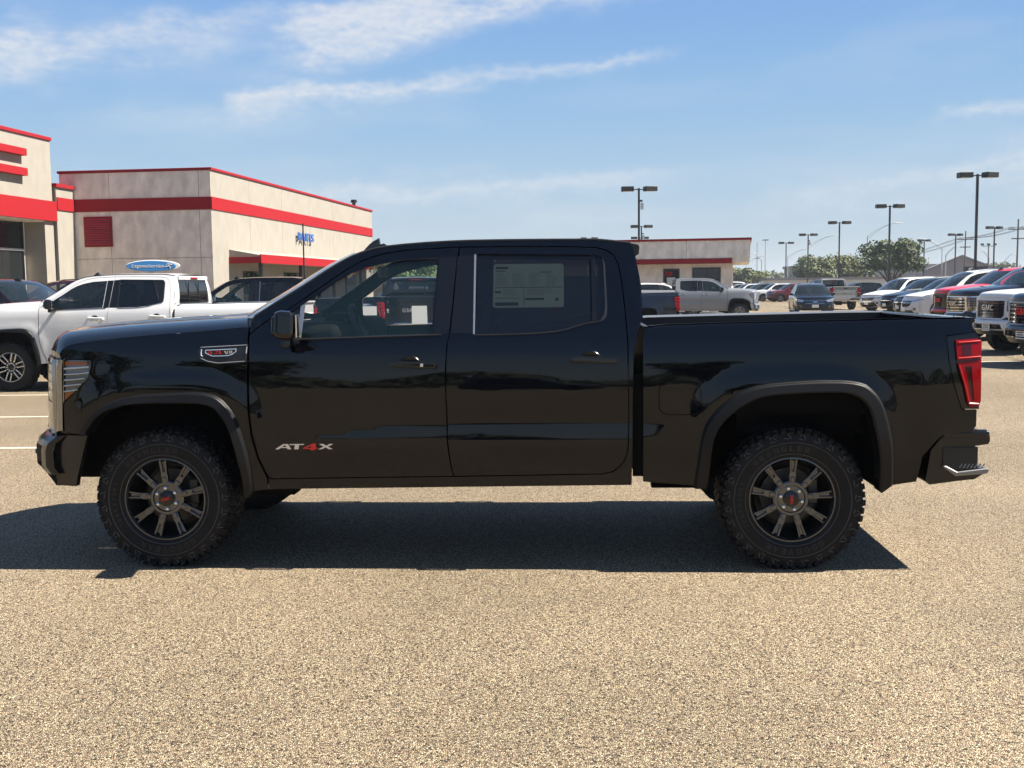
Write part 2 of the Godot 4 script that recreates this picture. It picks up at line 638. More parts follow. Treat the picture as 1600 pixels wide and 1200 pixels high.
func setting() -> void:
	var lot := sheet("parking_lot_ground", Vector2(-900, -1500), Vector2(900, 300), 0.0, chip_seal())
	tag(lot, "tan chip-seal parking lot surface under the parked vehicles")
	var line := mat("line_paint", lin(0.42, 0.38, 0.29), 0.7)
	for q in [[-30.0, -2.6, -17.54], [-30.0, -2.6, -14.46], [-30.0, -2.6, -11.54]]:
		var o := sheet("parking_line", Vector2(q[0], q[2] - 0.055), Vector2(q[1], q[2] + 0.055), 0.004, line)
		tag(o, "painted white stall line on the tan parking lot", "", "stall lines")
	for q in [[9.0, 40.0, -26.3, 0.06], [9.5, 40.0, -22.6, 0.06], [9.0, 18.0, -83.0, 0.22], [9.5, 26.0, -72.0, 0.12], [18.0, 40.0, -52.0, 0.1]]:
		var o := sheet("parking_line", Vector2(q[0], q[2] - q[3]), Vector2(q[1], q[2] + q[3]), 0.004, line)
		tag(o, "painted white stall line on the tan parking lot", "", "stall lines")
	# the right-hand row stands on pavement that climbs gently away from its noses
	var rm := MB.new()
	var ids := []
	for q in [[-16.0, 0.0], [-16.0, 18.0], [-78.0, 18.0], [-78.0, 0.0]]:
		var px: float = slope_foot(q[0]) + q[1]
		ids.append(rm.add(Vector3(px, 0.006 + q[1] * SLOPE, q[0]), Vector3(-SLOPE, 1, 0), Vector2(px, q[0])))
	rm.quad(ids[0], ids[1], ids[2], ids[3])
	var ramp := part(self, "parking_lot_slope", rm.mesh(), mats["chip_seal"], "structure")
	tag(ramp, "gently climbing pavement under the right-hand row of vehicles")
	var road := mat("road_asphalt", lin(0.07, 0.068, 0.066), 0.9)
	tag(sheet("road", Vector2(-900, -330), Vector2(900, -300), 0.004, road), "dark asphalt road beyond the parking lot")
	var dry := mat("dry_grass", lin(0.15, 0.14, 0.055), 0.95)
	tag(sheet("verge", Vector2(-900, -1400), Vector2(900, -330.1), 0.004, dry), "dry grass verge and fields beyond the road")

func materials() -> void:
	mat("trimline", lin(0.30, 0.30, 0.31), 0.25, 0.8)
	mat("trimline_bright", lin(0.40, 0.40, 0.42), 0.25, 0.8)
	mat("handle", lin(0.004, 0.004, 0.0045), 0.05)
	mat("flare", lin(0.0035, 0.0037, 0.0041), 0.45, 0.0, 0.38)
	mat("belt", lin(0.03, 0.03, 0.03), 0.25, 0.5)
	mat("bumper", lin(0.009, 0.009, 0.009), 0.2)
	mat("bumper_rear", lin(0.006, 0.006, 0.0065), 0.12)
	mat("mirror", lin(0.004, 0.004, 0.0045), 0.05)
	mat("nose_bright", lin(0.30, 0.30, 0.30), 0.12, 1.0)
	mat("nose_bar", lin(0.02, 0.02, 0.02), 0.2, 0.4)
	mat("grille_letters", lin(0.62, 0.62, 0.62), 0.15, 0.9)
	mat("bedrail", lin(0.012, 0.012, 0.013), 0.4)
	mat("rail_cap", lin(0.09, 0.092, 0.097), 0.35)
	mat("tail_panel", lin(0.004, 0.004, 0.0045), 0.1)
	mat("grille_trim", lin(0.7, 0.7, 0.7), 0.12, 1.0)
	mat("rail", lin(0.02, 0.02, 0.02), 0.3)
	mat("glass_side", lin(0.008, 0.011, 0.011, 0.62), 0.02)
	mat("glass_back", lin(0.005, 0.006, 0.007, 0.88), 0.02)
	mat("paint_black", lin(0.0012, 0.0015, 0.0032), 0.025, 0.0, 0.45)
	mat("paint_white", lin(0.60, 0.60, 0.60), 0.12, 0.0, 0.5)
	mat("paint_silver", lin(0.20, 0.21, 0.225), 0.3, 0.3, 0.5)
	mat("paint_navy", lin(0.007, 0.010, 0.019), 0.07, 0.0, 0.5)
	mat("paint_slate", lin(0.045, 0.055, 0.072), 0.1, 0.2, 0.5)
	mat("paint_red", lin(0.55, 0.008, 0.018), 0.08, 0.0, 0.5)
	mat("paint_maroon", lin(0.012, 0.003, 0.004), 0.07, 0.0, 0.5)
	mat("paint_plum", lin(0.022, 0.015, 0.026), 0.08, 0.0, 0.5)
	mat("paint_ruby", lin(0.10, 0.007, 0.012), 0.08, 0.0, 0.5)
	mat("paint_tin", lin(0.26, 0.26, 0.255), 0.25, 0.2, 0.5)
	mat("paint_blue", lin(0.008, 0.013, 0.026), 0.08, 0.1, 0.5)
	mat("flare_grey", lin(0.022, 0.022, 0.022), 0.42)
	mat("trim_black", lin(0.008, 0.008, 0.0085), 0.4)
	mat("gloss_black", lin(0.004, 0.004, 0.0045), 0.06)
	mat("well_black", lin(0.004, 0.004, 0.004), 0.8, 0.0, 0.2)
	mat("rubber", lin(0.006, 0.0062, 0.0066), 0.6, 0.0, 0.35)
	mat("rubber_highlight", lin(0.075, 0.075, 0.076), 0.28)  # raised tyre ribs, lightened in colour as if catching light
	mat("rubber_text", lin(0.010, 0.010, 0.0105), 0.5)
	mat("brake_steel", lin(0.06, 0.06, 0.06), 0.4, 0.7)
	mat("moulding", lin(0.05, 0.05, 0.052), 0.2, 0.6)
	mat("step_metal", lin(0.22, 0.22, 0.23), 0.35, 0.8)
	mat("rim_dark", lin(0.125, 0.13, 0.138), 0.22, 0.92)
	mat("rim_barrel", lin(0.012, 0.012, 0.012), 0.35, 0.6)
	mat("rim_bright", lin(0.62, 0.62, 0.62), 0.22, 0.9)
	mat("chrome", lin(0.72, 0.72, 0.72), 0.08, 1.0)
	mat("chrome_dark", lin(0.22, 0.22, 0.23), 0.12, 1.0)
	mat("nut", lin(0.75, 0.75, 0.75), 0.25, 0.8)
	mat("tail_red", lin(0.19, 0.0015, 0.004), 0.05, 0.0, 0.35)
	mat("tail_dark", lin(0.04, 0.002, 0.003), 0.05)
	mat("amber", lin(0.26, 0.075, 0.010), 0.1)
	mat("tail_guide", lin(0.36, 0.006, 0.010), 0.15)
	mat("lamp_glass", lin(0.45, 0.47, 0.49), 0.06, 0.8)
	mat("lamp_dark", lin(0.14, 0.145, 0.155), 0.12, 0.8)
	mat("drl_white", lin(0.75, 0.77, 0.8), 0.2)
	mat("badge_red", lin(0.62, 0.02, 0.02), 0.3)
	mat("badge_silver", lin(0.66, 0.66, 0.68), 0.22, 0.7)
	mat("interior_dark", lin(0.012, 0.012, 0.012), 0.7)
	mat("interior_mid", lin(0.006, 0.006, 0.006), 0.8, 0.0, 0.2)
	mat("recess", lin(0.002, 0.002, 0.0022), 0.25)  # near-black colour puts the shading into the handle cups
	mat("red_vent", lin(0.42, 0.012, 0.03), 0.6)
	mat("headliner", lin(0.16, 0.155, 0.15), 0.9)
	mat("paper", lin(0.78, 0.80, 0.76), 0.8)
	mat("plate", lin(0.75, 0.74, 0.70), 0.4)
	mat("glass_front", lin(0.02, 0.05, 0.04, 0.11), 0.02)
	mat("glass_rear", lin(0.002, 0.003, 0.004, 0.80), 0.02)
	mat("glass_shield", lin(0.02, 0.03, 0.032, 0.30), 0.02)
	mat("glass_dim", lin(0.006, 0.007, 0.008, 0.82), 0.02)
	mat("pole_bronze", lin(0.007, 0.0055, 0.005), 0.5)
	mat("steel", lin(0.38, 0.39, 0.40), 0.5, 0.3)
	mat("wood_pole", lin(0.10, 0.075, 0.055), 0.9)
	mat("red_band", lin(0.27, 0.008, 0.013), 0.75, 0.0, 0.3)
	mat("red_trim", lin(0.25, 0.010, 0.017), 0.75, 0.0, 0.3)
	mat("shop_glass", lin(0.012, 0.014, 0.015), 0.03)
	mat("frame_metal", lin(0.03, 0.03, 0.032), 0.4, 0.5)
	mat("white_metal", lin(0.55, 0.55, 0.54), 0.5)
	mat("sign_blue", lin(0.03, 0.15, 0.36), 0.4)
	mat("letter_blue", lin(0.035, 0.11, 0.34), 0.4)
	mat("bark", lin(0.09, 0.065, 0.045), 0.95)
	mats["paper"].backlight_enabled = true
	mats["paper"].backlight = Color(0.95, 0.95, 0.92)
	mats["paper"].cull_mode = BaseMaterial3D.CULL_DISABLED
	var leaf := mat("leaf", Color.WHITE, 0.7)
	leaf.vertex_color_use_as_albedo = true
	leaf.backlight_enabled = true
	leaf.backlight = Color(0.35, 0.42, 0.12)
	leaf.cull_mode = BaseMaterial3D.CULL_DISABLED
	# stucco: cream with vertical rain streaks and blotches
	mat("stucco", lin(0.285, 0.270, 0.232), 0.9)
	mat("stucco_shade_lift", lin(0.86, 0.81, 0.70), 0.9)  # same cream stucco, lightened in colour to lift walls standing in shade
	for key in ["stucco", "stucco_shade_lift"]:
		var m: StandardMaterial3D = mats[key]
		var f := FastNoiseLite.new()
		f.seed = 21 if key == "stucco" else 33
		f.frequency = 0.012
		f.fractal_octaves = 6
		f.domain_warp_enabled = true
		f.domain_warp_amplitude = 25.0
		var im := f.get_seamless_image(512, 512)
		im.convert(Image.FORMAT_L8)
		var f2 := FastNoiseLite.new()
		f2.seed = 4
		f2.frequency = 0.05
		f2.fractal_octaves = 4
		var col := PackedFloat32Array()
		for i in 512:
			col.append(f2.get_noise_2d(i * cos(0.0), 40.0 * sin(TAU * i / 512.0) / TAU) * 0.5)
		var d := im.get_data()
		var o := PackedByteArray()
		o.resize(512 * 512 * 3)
		var low := 0.82 if key == "stucco_shade_lift" else 0.93
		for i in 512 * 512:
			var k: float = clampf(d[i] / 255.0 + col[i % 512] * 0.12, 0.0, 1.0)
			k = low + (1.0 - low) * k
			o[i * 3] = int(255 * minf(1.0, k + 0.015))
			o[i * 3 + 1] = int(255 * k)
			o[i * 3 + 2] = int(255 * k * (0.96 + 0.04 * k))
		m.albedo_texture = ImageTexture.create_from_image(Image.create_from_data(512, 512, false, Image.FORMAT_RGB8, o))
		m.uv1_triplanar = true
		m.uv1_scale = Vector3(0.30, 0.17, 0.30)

# ---------------------------------------------------------------- the crew-cab pickup
# x runs from the front axle to the rear, y up from the ground, z toward the driver's side
var CREASE := true
func z_truck(x: float, h: float) -> float:
	var z: float
	if h > 1.40:
		z = 0.955 - 0.42 * (h - 1.40)
		if x < 0.6:
			z = lerpf(smooth_table([1.36, 0.968, 1.40, 0.955, 1.47, 0.905], h), z, smoothstep(0.45, 0.75, x))
	else:
		z = smooth_table([0.40, 0.965, 0.55, 0.985, 0.72, 1.0, 0.80, 1.003, 0.95, 1.004, 1.05, 1.0030, 1.12, 1.0003, 1.20, 0.9955, 1.28, 0.9875, 1.34, 0.9755, 1.40, 0.955], h)
	if h < 1.02 and h > 0.76:
		# the scooped character line along the doors
		var amp := smoothstep(0.66, 1.45, x) * (1.0 - smoothstep(2.86, 3.14, x))
		if amp > 0.0:
			var top := 0.776 + 0.10 * smoothstep(0.66, 1.6, x)
			var d := 0.0
			if h < 0.776:
				d = smoothstep(0.764, 0.776, h)
			elif h < top:
				d = 1.0
			else:
				d = 1.0 - smoothstep(top, 1.02, h)
			var ramp := clampf((h - 0.776) / maxf(top - 0.776, 0.01), 0.0, 1.0)
			if h >= 0.776:
				z -= 0.0115 * amp * ramp * (d if h > top else 1.0)
	if x > 2.87 and h > 1.38:
		# rolled top edge of the bed side
		var ht := table([2.88, 1.430, 2.95, 1.444, 3.375, 1.450, 4.46, 1.466, 4.74, 1.469], x)
		var tr := clampf((h - ht + 0.032) / 0.032, 0.0, 1.0)
		z -= 0.026 * (1.0 - sqrt(1.0 - tr * tr * 0.998))
	# plan taper at nose and tail, and the swell over the wheels
	if x < -0.15:
		var t := (-0.15 - x) / 0.5
		z -= 0.075 * t * t
	if x > 4.45:
		var t2 := (x - 4.45) / 0.35
		z -= 0.045 * t2 * t2
	if h < 1.3:
		for cx in [0.04, 3.74]:
			var ax: float = absf(x - cx) / 0.60
			var ay: float = maxf(0.0, h - 0.42) / 0.70
			var d2: float = pow(pow(ax, 3.2) + pow(ay, 3.2), 1.0 / 3.2)
			if d2 < 1.2:
				z += 0.012 * (1.0 - smoothstep(0.96, 1.16, d2))
	return z

func z_glass(x: float, h: float) -> float:
	return 0.955 - 0.42 * (h - 1.40) - 0.014

# nose surface: x at height h, offset z
func nose_x(h: float, z: float) -> float:
	var c := table([0.44, -0.88, 0.50, -0.92, 0.555, -0.96, 0.60, -1.0, 0.71, -1.0, 0.76, -0.98, 0.79, -0.95, 0.806, -0.90, 0.95, -0.895, 1.24, -0.885, 1.30, -0.865], h)
	return c - 0.045 + 0.31 * pow(absf(z) / 0.95, 3.0)

const NOSE := Transform3D(Vector3(0, 0, 1), Vector3(0, 1, 0), Vector3(-1, 0, 0), Vector3.ZERO)
func nose_patch(mb: MB, outline: PackedVector2Array, holes: Array, lift: float, step: float, flange: float) -> void:
	var old := mb.x
	mb.x = old * NOSE
	mb.skin(outline, holes, func(z, h): return -nose_x(h, z) + lift, step, flange)
	mb.x = old

func mirrored_z(p: PackedVector2Array) -> PackedVector2Array:
	var o := PackedVector2Array()
	for i in range(p.size() - 1, -1, -1):
		o.append(Vector2(-p[i].x, p[i].y))
	return o

var ROOF_EDGE := V2([0.568, 1.51, 0.671, 1.577, 0.857, 1.694, 1.043, 1.815, 1.184, 1.884, 1.358, 1.924, 1.72, 1.948, 2.108, 1.952, 2.493, 1.949, 2.646, 1.945, 2.817, 1.923])
var ARCH_F := V2([0.525, 0.46, 0.515, 0.60, 0.49, 0.75, 0.455, 0.88, 0.40, 0.97, 0.33, 1.02, 0.2, 1.035, -0.1, 1.03, -0.26, 0.995, -0.37, 0.93, -0.44, 0.865, -0.47, 0.815])
var ARCH_R := V2([4.275, 0.50, 4.26, 0.70, 4.22, 0.90, 4.17, 1.0, 4.09, 1.075, 3.92, 1.085, 3.6, 1.07, 3.46, 1.03, 3.32, 0.925, 3.25, 0.81, 3.225, 0.70, 3.205, 0.50])
var FLARE := [
	[V2([0.515, 0.425, 0.556, 0.46, 0.554, 0.581, 0.53, 0.735, 0.478, 0.907, 0.423, 0.995, 0.355, 1.051, 0.252, 1.071, 0.116, 1.068, -0.118, 1.055, -0.256, 1.025, -0.368, 0.968, -0.459, 0.891, -0.50, 0.815]), V2([0.502, 0.43, 0.502, 0.48, 0.497, 0.56, 0.479, 0.658, 0.437, 0.831, 0.382, 0.936, 0.315, 0.990, 0.172, 1.004, -0.12, 1.002, -0.278, 0.972, -0.371, 0.922, -0.437, 0.845, -0.452, 0.815])],
	[V2([4.245, 0.462, 4.308, 0.50, 4.31, 0.559, 4.298, 0.775, 4.244, 0.974, 4.178, 1.066, 4.098, 1.108, 3.907, 1.119, 3.589, 1.099, 3.433, 1.056, 3.299, 0.955, 3.226, 0.848, 3.197, 0.71, 3.168, 0.488]), V2([4.236, 0.468, 4.235, 0.55, 4.221, 0.697, 4.189, 0.845, 4.15, 0.974, 4.071, 1.034, 3.926, 1.049, 3.637, 1.036, 3.492, 1.001, 3.346, 0.897, 3.28, 0.778, 3.26, 0.62, 3.246, 0.49])]]

var plans := {}
func item(list: Array, called: String, mb: MB, key: String, under := -1, xf := Transform3D.IDENTITY) -> int:
	list.append({"n": called, "m": mb.mesh(), "k": key, "u": under, "x": xf})
	return list.size() - 1

# put a planned vehicle into the scene; swap = material key -> material key
func park(list: Array, called: String, at: Vector3, turn: float, swap: Dictionary, label: String, category: String, group := "", skip := []) -> Node3D:
	var root := thing(called, at, turn, label, category, group)
	var made := []
	for q in list:
		if q.n in skip:
			made.append(null)
			continue
		var key: String = swap.get(q.n + "/" + q.k, swap.get(q.k, q.k))
		var up: Node = root if q.u < 0 or made[q.u] == null else made[q.u]
		var o := part(up, q.n, q.m, mats[key])
		o.transform = q.x
		made.append(o)
	return root

# where the origin goes so that the local point lands on the world point
func landing(world: Vector3, local: Vector3, turn: float) -> Vector3:
	var p := world - Basis(Vector3.UP, turn) * local
	p.y = 0.0
	return p

func wheel_meshes(list: Array, at: Vector3, side: float, style: int, spin: float, fine: bool) -> void:
	# built facing +z, then turned to its side of the vehicle; style 0 = nine spokes, 1 = six split spokes
	var face := Basis.IDENTITY if side > 0 else Basis(Vector3.UP, PI)
	var xf := Transform3D(face, at)
	var R := 0.412
	var segs := 72 if fine else 36
	var tyre := MB.new()
	tyre.lathe([Vector2(0.238, -0.10), Vector2(0.245, -0.118), Vector2(0.30, -0.136), Vector2(0.345, -0.138), Vector2(0.385, -0.131), Vector2(0.402, -0.120), Vector2(R, -0.10), Vector2(R + 0.001, 0.0), Vector2(R, 0.10), Vector2(0.402, 0.120), Vector2(0.385, 0.131), Vector2(0.345, 0.138), Vector2(0.30, 0.136), Vector2(0.262, 0.128), Vector2(0.252, 0.122), Vector2(0.245, 0.112), Vector2(0.238, 0.10)], segs, 0.6)
	var lugs := 54 if fine else 30
	for k in lugs:
		var a := TAU * (k + 0.5) / lugs
		for row in 4:
			var b := Basis(Vector3.BACK, a + (0.5 if row % 2 == 0 else 0.0) * TAU / lugs)
			var long := 0.066 if (k + row) % 2 == 0 else 0.048
			var zc: float = [-0.088, -0.03, 0.03, 0.088][row]
			tyre.x = Transform3D(b * Basis(Vector3.RIGHT, 0.25 if row % 2 == 0 else -0.25), b * Vector3(R + 0.001, 0, zc))
			tyre.rbox(Vector3.ZERO, Vector3(0.022, TAU * R / lugs * 0.70, long), 0.003)
	if fine or true:
		# shoulder blocks run down onto the sidewall, with a raised chevron under each
		for k in lugs:
			var a := TAU * (k + 0.75) / lugs
			var b := Basis(Vector3.BACK, a)
			tyre.x = Transform3D(b * Basis(Vector3.UP, -0.5), b * Vector3(0.396 - 0.006 * (k % 2), 0, 0.121))
			tyre.rbox(Vector3.ZERO, Vector3(0.042, TAU * R / lugs * 0.55, 0.022), 0.004)
			tyre.x = Transform3D(b * Basis(Vector3.UP, 0.5), b * Vector3(0.396 - 0.006 * (k % 2), 0, -0.121))
			tyre.rbox(Vector3.ZERO, Vector3(0.042, TAU * R / lugs * 0.55, 0.022), 0.004)
	tyre.x = Transform3D.IDENTITY
	var w := item(list, "wheel", tyre, "rubber", -1, xf)
	if fine:
		var marks := MB.new()
		var nb := 27
		for k in nb:
			var a := TAU * k / nb
			if side > 0:
				# stepped shoulder lines, two shapes in turn
				var b := Basis(Vector3.BACK, a)
				var odd := k % 2
				marks.x = Transform3D(b * Basis(Vector3.BACK, 0.55), b * Vector3(0.378, 0, 0.1325))
				marks.rbox(Vector3.ZERO, Vector3(0.034 + 0.006 * odd, 0.0045, 0.007), 0.002)
				marks.x = Transform3D(b * Basis(Vector3.BACK, 1.45), b * Vector3(0.361 + 0.004 * odd, 0.018, 0.1355))
				marks.rbox(Vector3.ZERO, Vector3(0.030, 0.0045, 0.007), 0.002)
				if odd == 0:
					marks.x = Transform3D(b * Basis(Vector3.BACK, -0.25), b * Vector3(0.382, 0.022, 0.131))
					marks.rbox(Vector3.ZERO, Vector3(0.020, 0.0045, 0.007), 0.002)
		marks.x = Transform3D.IDENTITY
		marks.lathe([Vector2(0.270, 0.130), Vector2(0.2725, 0.1345), Vector2(0.2755, 0.131)], segs)
		marks.lathe([Vector2(0.337, 0.1375), Vector2(0.3395, 0.1405), Vector2(0.342, 0.1375)], segs)
		item(list, "sidewall_rib", marks, "rubber_highlight", w)
		if side > 0:
			var text := MB.new()
			for job in [["GOODYEAR", -PI / 2 + 0.06, 0.088], ["WRANGLER", PI / 2 + 0.25, 0.088], ["TERRITORY", PI + 0.1, 0.062]]:
				var s: String = job[0]
				for i in s.length():
					var a: float = job[1] - (i - (s.length() - 1) * 0.5) * job[2] * 1.7
					var l := lettering(s[i], 0.030 if job[2] > 0.07 else 0.021, 0.034 if job[2] > 0.07 else 0.024, 0.006)
					var b := Basis(Vector3.BACK, a - PI / 2)
					text.append(l.mesh(), Transform3D(b, b * Vector3(0, 0.306, 0.1365)))
			item(list, "sidewall_lettering", text, "rubber_text", w)
	var rim := MB.new()
	# lip and barrel
	rim.lathe([Vector2(0.252, 0.108), Vector2(0.250, 0.119), Vector2(0.243, 0.120), Vector2(0.236, 0.108), Vector2(0.232, 0.095)], segs, 0.8)
	var r := item(list, "rim", rim, "rim_dark" if style == 0 else "rim_bright", w)
	var barrel := MB.new()
	barrel.lathe([Vector2(0.236, 0.10), Vector2(0.222, 0.075), Vector2(0.205, 0.02), Vector2(0.198, -0.08), Vector2(0.0, -0.08)], segs, 0.8)
	item(list, "barrel", barrel, "rim_barrel", w)
	var disc := MB.new()
	disc.lathe([Vector2(0.0, -0.02), Vector2(0.165, -0.02), Vector2(0.165, -0.045)], 40)
	disc.rbox(Vector3(0.14, 0.03, -0.015), Vector3(0.07, 0.16, 0.06), 0.015)
	item(list, "brake_disc", disc, "brake_steel", w)
	var n := 9 if style == 0 else 6
	for k in n:
		var sp := MB.new()
		var b := Basis(Vector3.BACK, spin + TAU * k / n)
		var dish := Basis(Vector3.UP, -0.06)
		if style == 0:
			sp.x = Transform3D(b * dish, b * Vector3(0.085, 0, 0.055))
			sp.prism(V2([0.0, -0.019, 0.0, 0.019, 0.060, 0.021, 0.072, 0.018, 0.152, 0.024, 0.152, 0.011, 0.082, 0.006, 0.082, -0.006, 0.152, -0.011, 0.152, -0.024, 0.072, -0.018, 0.060, -0.021]), 0.034, 0.003)
			sp.prism(V2([0.05, -0.012, 0.05, 0.012, 0.153, 0.014, 0.153, -0.014]), 0.016)
			sp.prism(V2([0.012, -0.014, 0.012, 0.014, 0.045, 0.013, 0.05, 0.0, 0.045, -0.013]), 0.042, 0.003)
			item(list, "spoke", sp, "rim_dark", r)
		else:
			sp.x = Transform3D(b * dish, b * Vector3(0.05, 0, 0.055))
			for q in [-1.0, 1.0]:
				sp.prism(V2([0.0, 0.004 * q, 0.0, 0.022 * q, 0.06, 0.044 * q, 0.188, 0.050 * q, 0.188, 0.028 * q, 0.08, 0.024 * q, 0.045, 0.010 * q]), 0.036, 0.004)
			item(list, "spoke", sp, "rim_bright", r)
	var hub := MB.new()
	hub.lathe([Vector2(0.105, 0.045), Vector2(0.105, 0.088), Vector2(0.098, 0.094), Vector2(0.083, 0.094), Vector2(0.078, 0.084), Vector2(0.046, 0.084)], 48, 0.8)
	item(list, "hub", hub, "rim_dark" if style == 0 else "rim_barrel", r)
	for k in 6:
		var nut := MB.new()
		var a := spin + 0.33 + TAU * k / 6
		nut.x = Transform3D(Basis.IDENTITY, Vector3(cos(a), sin(a), 0) * 0.064)
		nut.lathe([Vector2(0.0125, 0.078), Vector2(0.0115, 0.098), Vector2(0.007, 0.103), Vector2(0.0, 0.104)], 8, 0.6)
		item(list, "lug_nut", nut, "nut", r)
	var cap := MB.new()
	cap.lathe([Vector2(0.047, 0.08), Vector2(0.046, 0.100), Vector2(0.038, 0.105), Vector2(0.0, 0.106)], 36, 0.8)
	var c := item(list, "hub_cap", cap, "gloss_black", r)
	if fine:
		var gm := MB.new()
		gm.append(lettering("GMC", 0.055, 0.017, 0.004).mesh(), Transform3D(Basis(Vector3.BACK, spin), Vector3(0, 0, 0.107)))
		item(list, "cap_lettering", gm, "badge_red", c)

func strip_flare(outer: PackedVector2Array, inner: PackedVector2Array, n: int) -> MB:
	var mb := MB.new()
	var row := func(u: float, v: float) -> Vector3:
		var a := at_len(outer, u)
		var b := at_len(inner, u)
		var p: Vector2
		var lift: float
		if v < 0.75:
			var s := v / 0.75
			p = a.lerp(b, s)
			lift = 0.003 + 0.030 * smoothstep(0.0, 0.22, s) + 0.012 * s - 0.012 * smoothstep(0.86, 1.0, s)
		else:
			p = b
			lift = 0.033 - 0.14 * (v - 0.75) / 0.25
		return Vector3(p.x, p.y, z_truck(a.x, a.y) + lift)
	# main band and the turned-in lip as two sheets so that the edge stays crisp
	mb.grid(n, 14, func(u, v): return row.call(u, v * 0.749), Vector3((outer[0].x + outer[outer.size() - 1].x) * 0.5, 0.5, -1))
	mb.grid(n, 1, func(u, v): return row.call(u, 0.7501 + v * 0.2499), Vector3((outer[0].x + outer[outer.size() - 1].x) * 0.5, 0.42, 0.95), true)
	return mb

